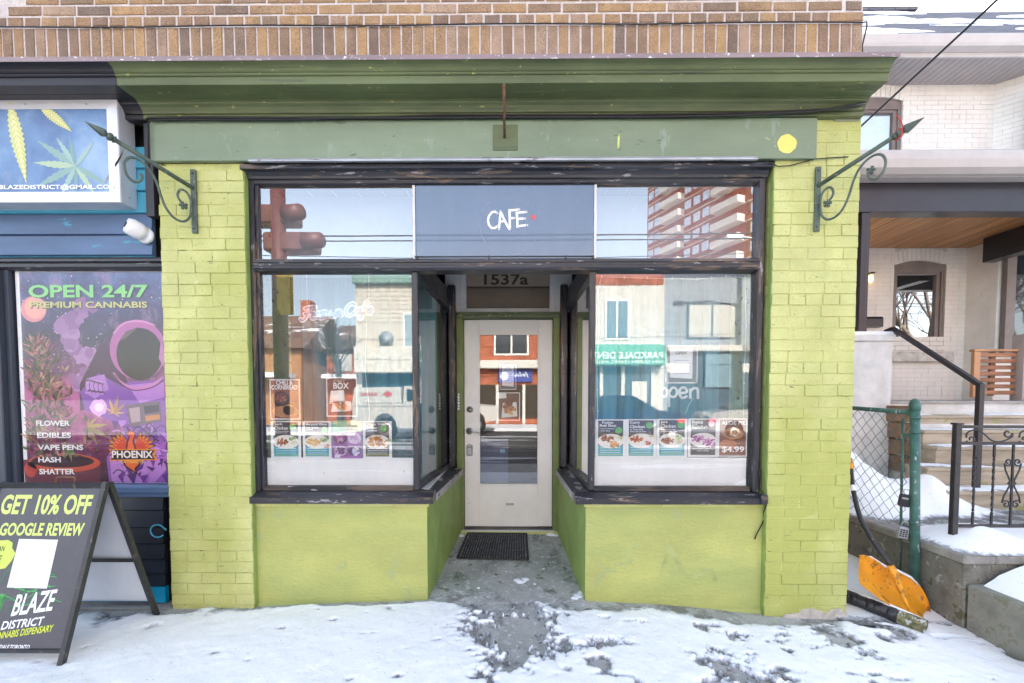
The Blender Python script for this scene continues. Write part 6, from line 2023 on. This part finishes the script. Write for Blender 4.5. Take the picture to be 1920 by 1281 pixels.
m.disc_xz(-.82, 2.6, .22, .24, SY + .152, flat((220, 225, 235)), 20)
SQ = smooth_path([(.5, 2.5), (.38, 2.82), (.30, 2.55), (.22, 2.72), (.12, 2.55), (.04, 2.85), (-.02, 2.55), (-.12, 2.70), (-.2, 2.55), (-.30, 2.72), (-.42, 2.58)], 5)
strokes(m, [SQ], .05, 0, flat((220, 226, 240)), fn=lambda a, b: (a, SY + .1525, b))
m.build('sign_print', None, sg)
f3 = facade('dental_building', 'white fronted building with a green awning across the street', 1.9, 7.35, 8.1, WHITEF, [(4.35, 5.6, 4.3, 6.35, (120, 150, 165))], None)
MB().box(2.0, 7.3, SY, SY + .03, 7.05, 7.9).build('brick_frieze', REDB, f3)
aw = MB().prism_x([(SY, 4.05), (SY + .25, 4.05), (SY + .75, 3.4), (SY + .75, 3.0), (SY, 3.0)], 2.1, 7.25).build('awning', mat('green_awning', (.13, .43, .31), .6, var=.05, bump=0), f3)
m = MB()
text_street(m, 'PARKDALE DENT', 7.05, 3.6, 3.3, 3.62, SY + .752, flat((240, 250, 244)))
text_street(m, '1644 QUEEN STREET WEST', 7.05, 3.75, 3.06, 3.22, SY + .752, flat((230, 244, 236)))
m.build('lettering', None, aw)
MB().box(2.1, 6.9, SY, SY + .02, -.1, 2.95).build('shop_window', flat((84, 104, 112), .15), f3)
for x in (2.6, 4.1, 5.2, 6.7):
    MB().box(x, x + .18, SY, SY + .1, -.1, 2.95).build('mullion', WHITEF, f3)
MB().box(5.75, 6.5, SY + .021, SY + .06, -.1, 2.2).build('shop_door', WHITEF, f3)
f4 = facade('grey_building', 'grey sided building with a big blind-covered window across the street', 7.35, 13.2, 7.9, GREYF, [(8.5, 11.0, 4.35, 6.15, (206, 206, 198))], mat('teal_cornice', (.16, .26, .30), .6), frame=flat((96, 110, 122)))
MB().box(7.4, 13.2, SY, SY + .45, 3.7, 4.0, c=.03).build('white_band', WHITEF, f4)
MB().box(7.6, 13.1, SY, SY + .03, .0, 3.6).build('shop_window', flat((64, 90, 104), .2), f4)
MB().box(9.4, 10.7, SY + .031, SY + .2, 1.9, 3.7).build('sign_panel', flat((120, 150, 160)), f4)
for a, b in ((7.45, 8.6), (11.3, 13.1)):
    MB().box(a, b, SY + .031, SY + .09, 2.65, 3.1).build('white_panel', WHITEF, f4)
facade('corner_shop_building', 'plain brick shop building farther along the street', 13.2, 22, 7.0, REDB, [(14, 15.5, 4, 5.6, (90, 100, 110)), (17, 18.5, 4, 5.6, (90, 100, 110))], None)
# gabled houses
def gable(x0, x1, y, zw, zr, label, m_):
    t_ = thing('gabled_house', label, 'house', ((x0 + x1) / 2, y, -.1), 'houses across the street')
    MB().box(x0, x1, y - 7, y, -.2, zw).build('wall', m_, t_)
    xm = (x0 + x1) / 2
    r_ = MB()
    r_.add([(x0 - .4, y + .5, zw - .25), (x1 + .4, y + .5, zw - .25), (x1 + .4, y - 3.5, zr), (x0 - .4, y - 3.5, zr), (x0 - .4, y - 7.5, zw - .25), (x1 + .4, y - 7.5, zw - .25)], [(0, 1, 2, 3), (3, 2, 5, 4), (0, 3, 4), (1, 5, 2)])
    ro = r_.build('roof', mat('brown_snowy_roof', (.20, .12, .09), .9, var=.3, vs=1, bump=.3, wear=[((.86, .88, .92), .54, .5, (.4, 1, 1))]), t_)
    MB().box(xm + 1.2, xm + 1.8, y - 3.8, y - 3.0, zr - .8, zr + .9).build('chimney', REDB, ro)
    MB().box(x0 + .3, x1 - .3, y, y + 1.5, 2.5, 2.75).build('porch_roof', FARSNOW, t_)
    MB().box(x0 + .5, x0 + 1.6, y, y + .05, 3.0, 3.0 + (zw - 3.2) * .8).build('window', flat((210, 206, 200)), t_)
    return t_
gable(-17.6, -12.4, -22.5, 4.4, 6.6, 'orange brick house with snowy brown roof across the street', mat('orange_brick', (.42, .22, .10), .9))
gable(-12.0, -8.6, -25, 4.6, 6.4, 'smaller red house with snowy roof behind the bare tree', REDB)
# apartment tower
tw = thing('apartment_tower', 'tall red brick apartment tower with pale balconies beyond the roofs', 'building', (32, -77, 0))
A_, B_ = Vector((37, -66, 0)), Vector((26.5, -92, 0))
ex = (B_ - A_).normalized(); nv = Vector((ex.y, -ex.x, 0))
if nv.x > 0: nv = -nv
LW = (B_ - A_).length
TOW = mat('tower_brick', (.30, .085, .05), .9, var=.12, vs=.5, bump=0)
BALC = mat('tower_balcony', (.55, .48, .42), .8, var=.08, bump=0)
c8 = [A_, B_, B_ - nv * 18, A_ - nv * 18]
MB().hexa([tuple(v) for v in c8] + [tuple(v + Vector((0, 0, 52))) for v in c8]).build('wall', TOW, tw)
for fl_ in range(17):
    z = 3 + fl_ * 2.9
    m = MB()
    for u0, u1 in ((.14, .34), (.62, .80)):
        p, q = A_ + ex * LW * u0, A_ + ex * LW * u1
        P = [p, q, q + nv * 1.5, p + nv * 1.5]
        m.hexa([tuple(v + Vector((0, 0, z))) for v in P] + [tuple(v + Vector((0, 0, z + 1.1))) for v in P])
    m.bar(A_ + nv * .05 + Vector((0, 0, z - .1)), B_ + nv * .05 + Vector((0, 0, z - .1)), .12, .16)
    m.build('balcony_row', BALC, tw)
    if 5 < fl_ < 16:
        for u in (.04, .40, .48, .56, .86, .93):
            p = A_ + ex * LW * u
            q = p + ex * 1.6
            P = [p, q, q + nv * .06, p + nv * .06]
            w_ = MB().hexa([tuple(v + Vector((0, 0, z + .8))) for v in P] + [tuple(v + Vector((0, 0, z + 2.3))) for v in P]).build('window', flat((190, 196, 206), .15), tw)
# red signal pole at the near kerb
sp_ = thing('signal_pole', 'dark red street pole with traffic signal heads and a yellow sign', 'traffic light', (-4.45, -5.2, -.2))
POLE = mat('dark_red_paint', (.10, .030, .026), .5, var=.15, bump=.1)
MB().tube([(-4.45, -5.2, -.2), (-4.45, -5.2, 5.6)], .13, 14).build('pole', POLE, sp_)
for z, x in ((4.75, -4.55), (4.25, -4.2)):
    h_ = MB().box(x - .5, x + .45, -5.45, -5.1, z - .16, z + .18, c=.03).build('signal_head', POLE, sp_)
    MB().tube([(x + .3, -5.1, z), (x + .62, -4.98, z - .02)], [.15, .14], 12).build('visor', POLE, h_)
MB().box(-4.42, -4.12, -5.05, -5.03, 2.9, 3.75, c=.01).build('warning_sign', flat((230, 200, 40)), sp_)
# overhead wires
m = MB()
for y, z, sag in ((-7.5, 5.2, .02), (-9, 5.6, .03), (-11, 5.5, .02), (-14, 6.6, .3), (-15.5, 7.3, .3)):
    m = MB().tube([(-40, y, z + .5), (-15, y, z), (0, y, z - sag), (15, y, z + .1), (40, y, z + .5)], .018, 5)
    tag(m.build('overhead_wire', CABLE), 'overhead wire mirrored in the glass, %s' % {-7.5: 'nearest the shops', -9: 'second from the shops', -11: 'over the middle of the road', -14: 'above the far parked cars', -15.5: 'highest, above the far sidewalk'}[y], 'wire', 'wires over the road')
# utility pole with lamp across the road
up_ = thing('utility_pole', 'wooden utility pole with a street lamp across the road', 'pole', (12.0, -17.2, -.1))
MB().tube([(12.0, -17.2, -.2), (12.0, -17.2, 10.5)], [.17, .12], 10).build('shaft', mat('pole_wood', (.40, .29, .19), .9, bump=.2), up_)
MB().tube([(12.0, -17.2, 7.6), (10.8, -16.8, 8.2), (9.4, -16.5, 8.3)], .04, 8).box(8.9, 9.5, -16.6, -16.4, 8.22, 8.34).build('lamp_arm', ALU, up_)
# bare tree
bt_ = thing('bare_tree', 'leafless street tree between the houses across the street', 'tree', (-9.6, -21, -.1))
def limbs(mb, p, d, L, r_, depth):
    q = p + d * L
    mb.tube([p, (p + q) / 2 + Vector((random.uniform(-.06, .06), random.uniform(-.06, .06), 0)) * L, q], [r_, r_ * .8, r_ * .6], 5, cap=False)
    if depth:
        for _ in range(3 if depth > 1 else 4):
            nd = (d + Vector((random.uniform(-.75, .75), random.uniform(-.75, .75), random.uniform(-.1, .5)))).normalized()
            limbs(mb, q - d * L * random.uniform(0, .35), nd, L * random.uniform(.55, .8), r_ * .55, depth - 1)
BARK = mat('bark', (.11, .085, .07), .9, var=.3, bump=.4)
m = MB().tube([(-9.6, -21, -.2), (-9.6, -21, 2.2)], [.18, .14], 8)
m.build('trunk', BARK, bt_)
m = MB()
for k in range(4):
    limbs(m, Vector((-9.6, -21, 2.0)), Vector((random.uniform(-.5, .5), random.uniform(-.5, .5), 1)).normalized(), 1.5, .08, 4)
m.build('crown', BARK, bt_)
# conifer-like dense bare tree opposite the white house (mirrored in its windows)
for tx, ty, lab in ((20.5, -10.5, 'big leafless tree near the kerb opposite the white house'), (26.0, -12.5, 'second big leafless tree farther along the street')):
    bt2 = thing('bare_tree', lab, 'tree', (tx, ty, -.1))
    MB().tube([(tx, ty, -.3), (tx, ty, 3.0)], [.32, .24], 10).build('trunk', BARK, bt2)
    m = MB()
    for k in range(6):
        limbs(m, Vector((tx, ty, 2.4 + k * .3)), Vector((random.uniform(-.8, .8), random.uniform(-.8, .8), 1)).normalized(), 2.3, .13, 5)
    m.build('crown', BARK, bt2)

# vehicles parked across the road, facing along X
TYRE = mat('tyre_rubber', (.02, .02, .02), .8, bump=0)
def wheel(parent, x, y, r_=.36):
    w_ = MB().lathe([(r_ * .7, -.12), (r_, -.1), (r_, .1), (r_ * .7, .12)], (x, y, r_ - .27), 'y', 24).build('wheel', TYRE, parent)
    MB().lathe([(r_ * .62, .0), (r_ * .62, .125), (r_ * .5, .13), (r_ * .12, .11), (.02, .135)], (x, y, r_ - .27), 'y', 20).build('rim', STEEL, w_)
def side_body(parent, name, prof_, y0, y1, m_, inset=.0):
    prof_ = [(x, -.27 + (z + .27) * 1.15) for x, z in prof_]
    n = len(prof_)
    V = [(x, y0 + (inset if z > .75 else 0), z) for x, z in prof_] + [(x, y1 - (inset if z > .75 else 0), z) for x, z in prof_]
    F = [tuple(range(n)), tuple(range(2 * n - 1, n - 1, -1))] + [(i, n + i, n + (i + 1) % n, (i + 1) % n) for i in range(n)]
    return MB().add(V, F).build(name, m_, parent)
def paint(name, col):
    return mat(name, col, .25, .1, 0, 5, bump=0, coat=.8)
def arch(xc, r_, z0):
    return [(xc + r_ * math.cos(R(a)), z0 + r_ * math.sin(R(a))) for a in range(180, -1, -20)]
# pick-up with a cap, its tail to -X
pk = thing('pickup_truck', 'white pickup truck with a canopy parked across the road', 'truck', (-4.5, -15, -.27))
px_ = -6.45
side_body(pk, 'body', [(px_, .25), (px_ + .9, .25)] + arch(px_ + 1.3, .45, .2) + [(px_ + 1.8, .2), (px_ + 3.9, .2)] + arch(px_ + 4.55, .45, .2) + [(px_ + 5.1, .25), (px_ + 5.55, .3), (px_ + 5.55, .85), (px_ + 4.2, .98), (px_ + 2.0, .98), (px_, .98)], -15.95, -14.05, paint('white_car_paint', (.72, .70, .66)))
side_body(pk, 'canopy', [(px_ + .02, 1.0), (px_ + 1.92, 1.0), (px_ + 1.92, 1.52), (px_ + .12, 1.50)], -15.9, -14.1, paint('white_car_paint', (.72, .70, .66)), .05)
cbn = side_body(pk, 'cab', [(px_ + 1.98, .985), (px_ + 4.15, .985), (px_ + 3.5, 1.52), (px_ + 2.05, 1.55)], -15.9, -14.1, paint('white_car_paint', (.72, .70, .66)), .06)
MB().box(px_ + 2.15, px_ + 2.75, -14.13, -14.09, 1.27, 1.70).box(px_ + 2.85, px_ + 3.45, -14.13, -14.09, 1.27, 1.66).build('window', flat((40, 60, 72), .1), cbn)
m = MB()
m.box(px_ + .35, px_ + 1.0, -14.138, -14.132, 1.46, 1.58, flat((190, 130, 130)))
m.disc_xz(px_ + 1.4, 1.52, .2, .12, -14.132, flat((200, 90, 96)), 4)
m.build('canopy_print', None, pk)
MB().box(px_ - .01, px_ + .06, -14.25, -14.04, .55, .95).build('tail_light', flat((120, 30, 34)), pk)
for x in (px_ + 1.3, px_ + 4.55):
    wheel(pk, x, -14.15, .44)
def sedan(name, label, x0, m_, flip):
    t_ = thing(name, label, 'car', (x0 + 2.2, -15, -.27), 'cars parked across the road')
    fx = (lambda x: x0 + 4.5 - x) if flip else (lambda x: x0 + x)
    prof_ = [(0, .1), (.45, .05)] + arch(.85, .36, .05) + [(1.3, .0), (3.1, .0)] + arch(3.55, .36, .05) + [(4.0, .05), (4.5, .1), (4.5, .55), (4.3, .68), (3.45, .76), (1.0, .78), (.1, .7), (0, .5)]
    side_body(t_, 'body', [(fx(x), z) for x, z in prof_], -15.88, -14.12, m_)
    gl2 = side_body(t_, 'greenhouse', [(fx(x), z) for x, z in [(.75, .77), (3.5, .76), (2.6, 1.2), (1.5, 1.22)]], -15.8, -14.2, flat((50, 70, 84), .08), .1)
    side_body(gl2, 'roof', [(fx(x), z) for x, z in [(1.5, 1.19), (2.6, 1.18), (2.5, 1.235), (1.6, 1.25)]], -15.72, -14.28, m_)
    MB().box(min(fx(4.2), fx(4.5)) - .02, max(fx(4.2), fx(4.5)) + .02, -14.3, -14.1, .42, .58).build('tail_light', flat((210, 60, 70)), t_)
    for x in (.85, 3.55):
        wheel(t_, fx(x), -14.2, .32)
sedan('parked_car', 'dark blue sedan parked across the road under the green awning', 1.9, paint('navy_car_paint', (.02, .05, .12)), False)
sedan('parked_car', 'silver sedan with a red tail light parked across the road', 7.3, paint('silver_car_paint', (.45, .45, .46)), True)
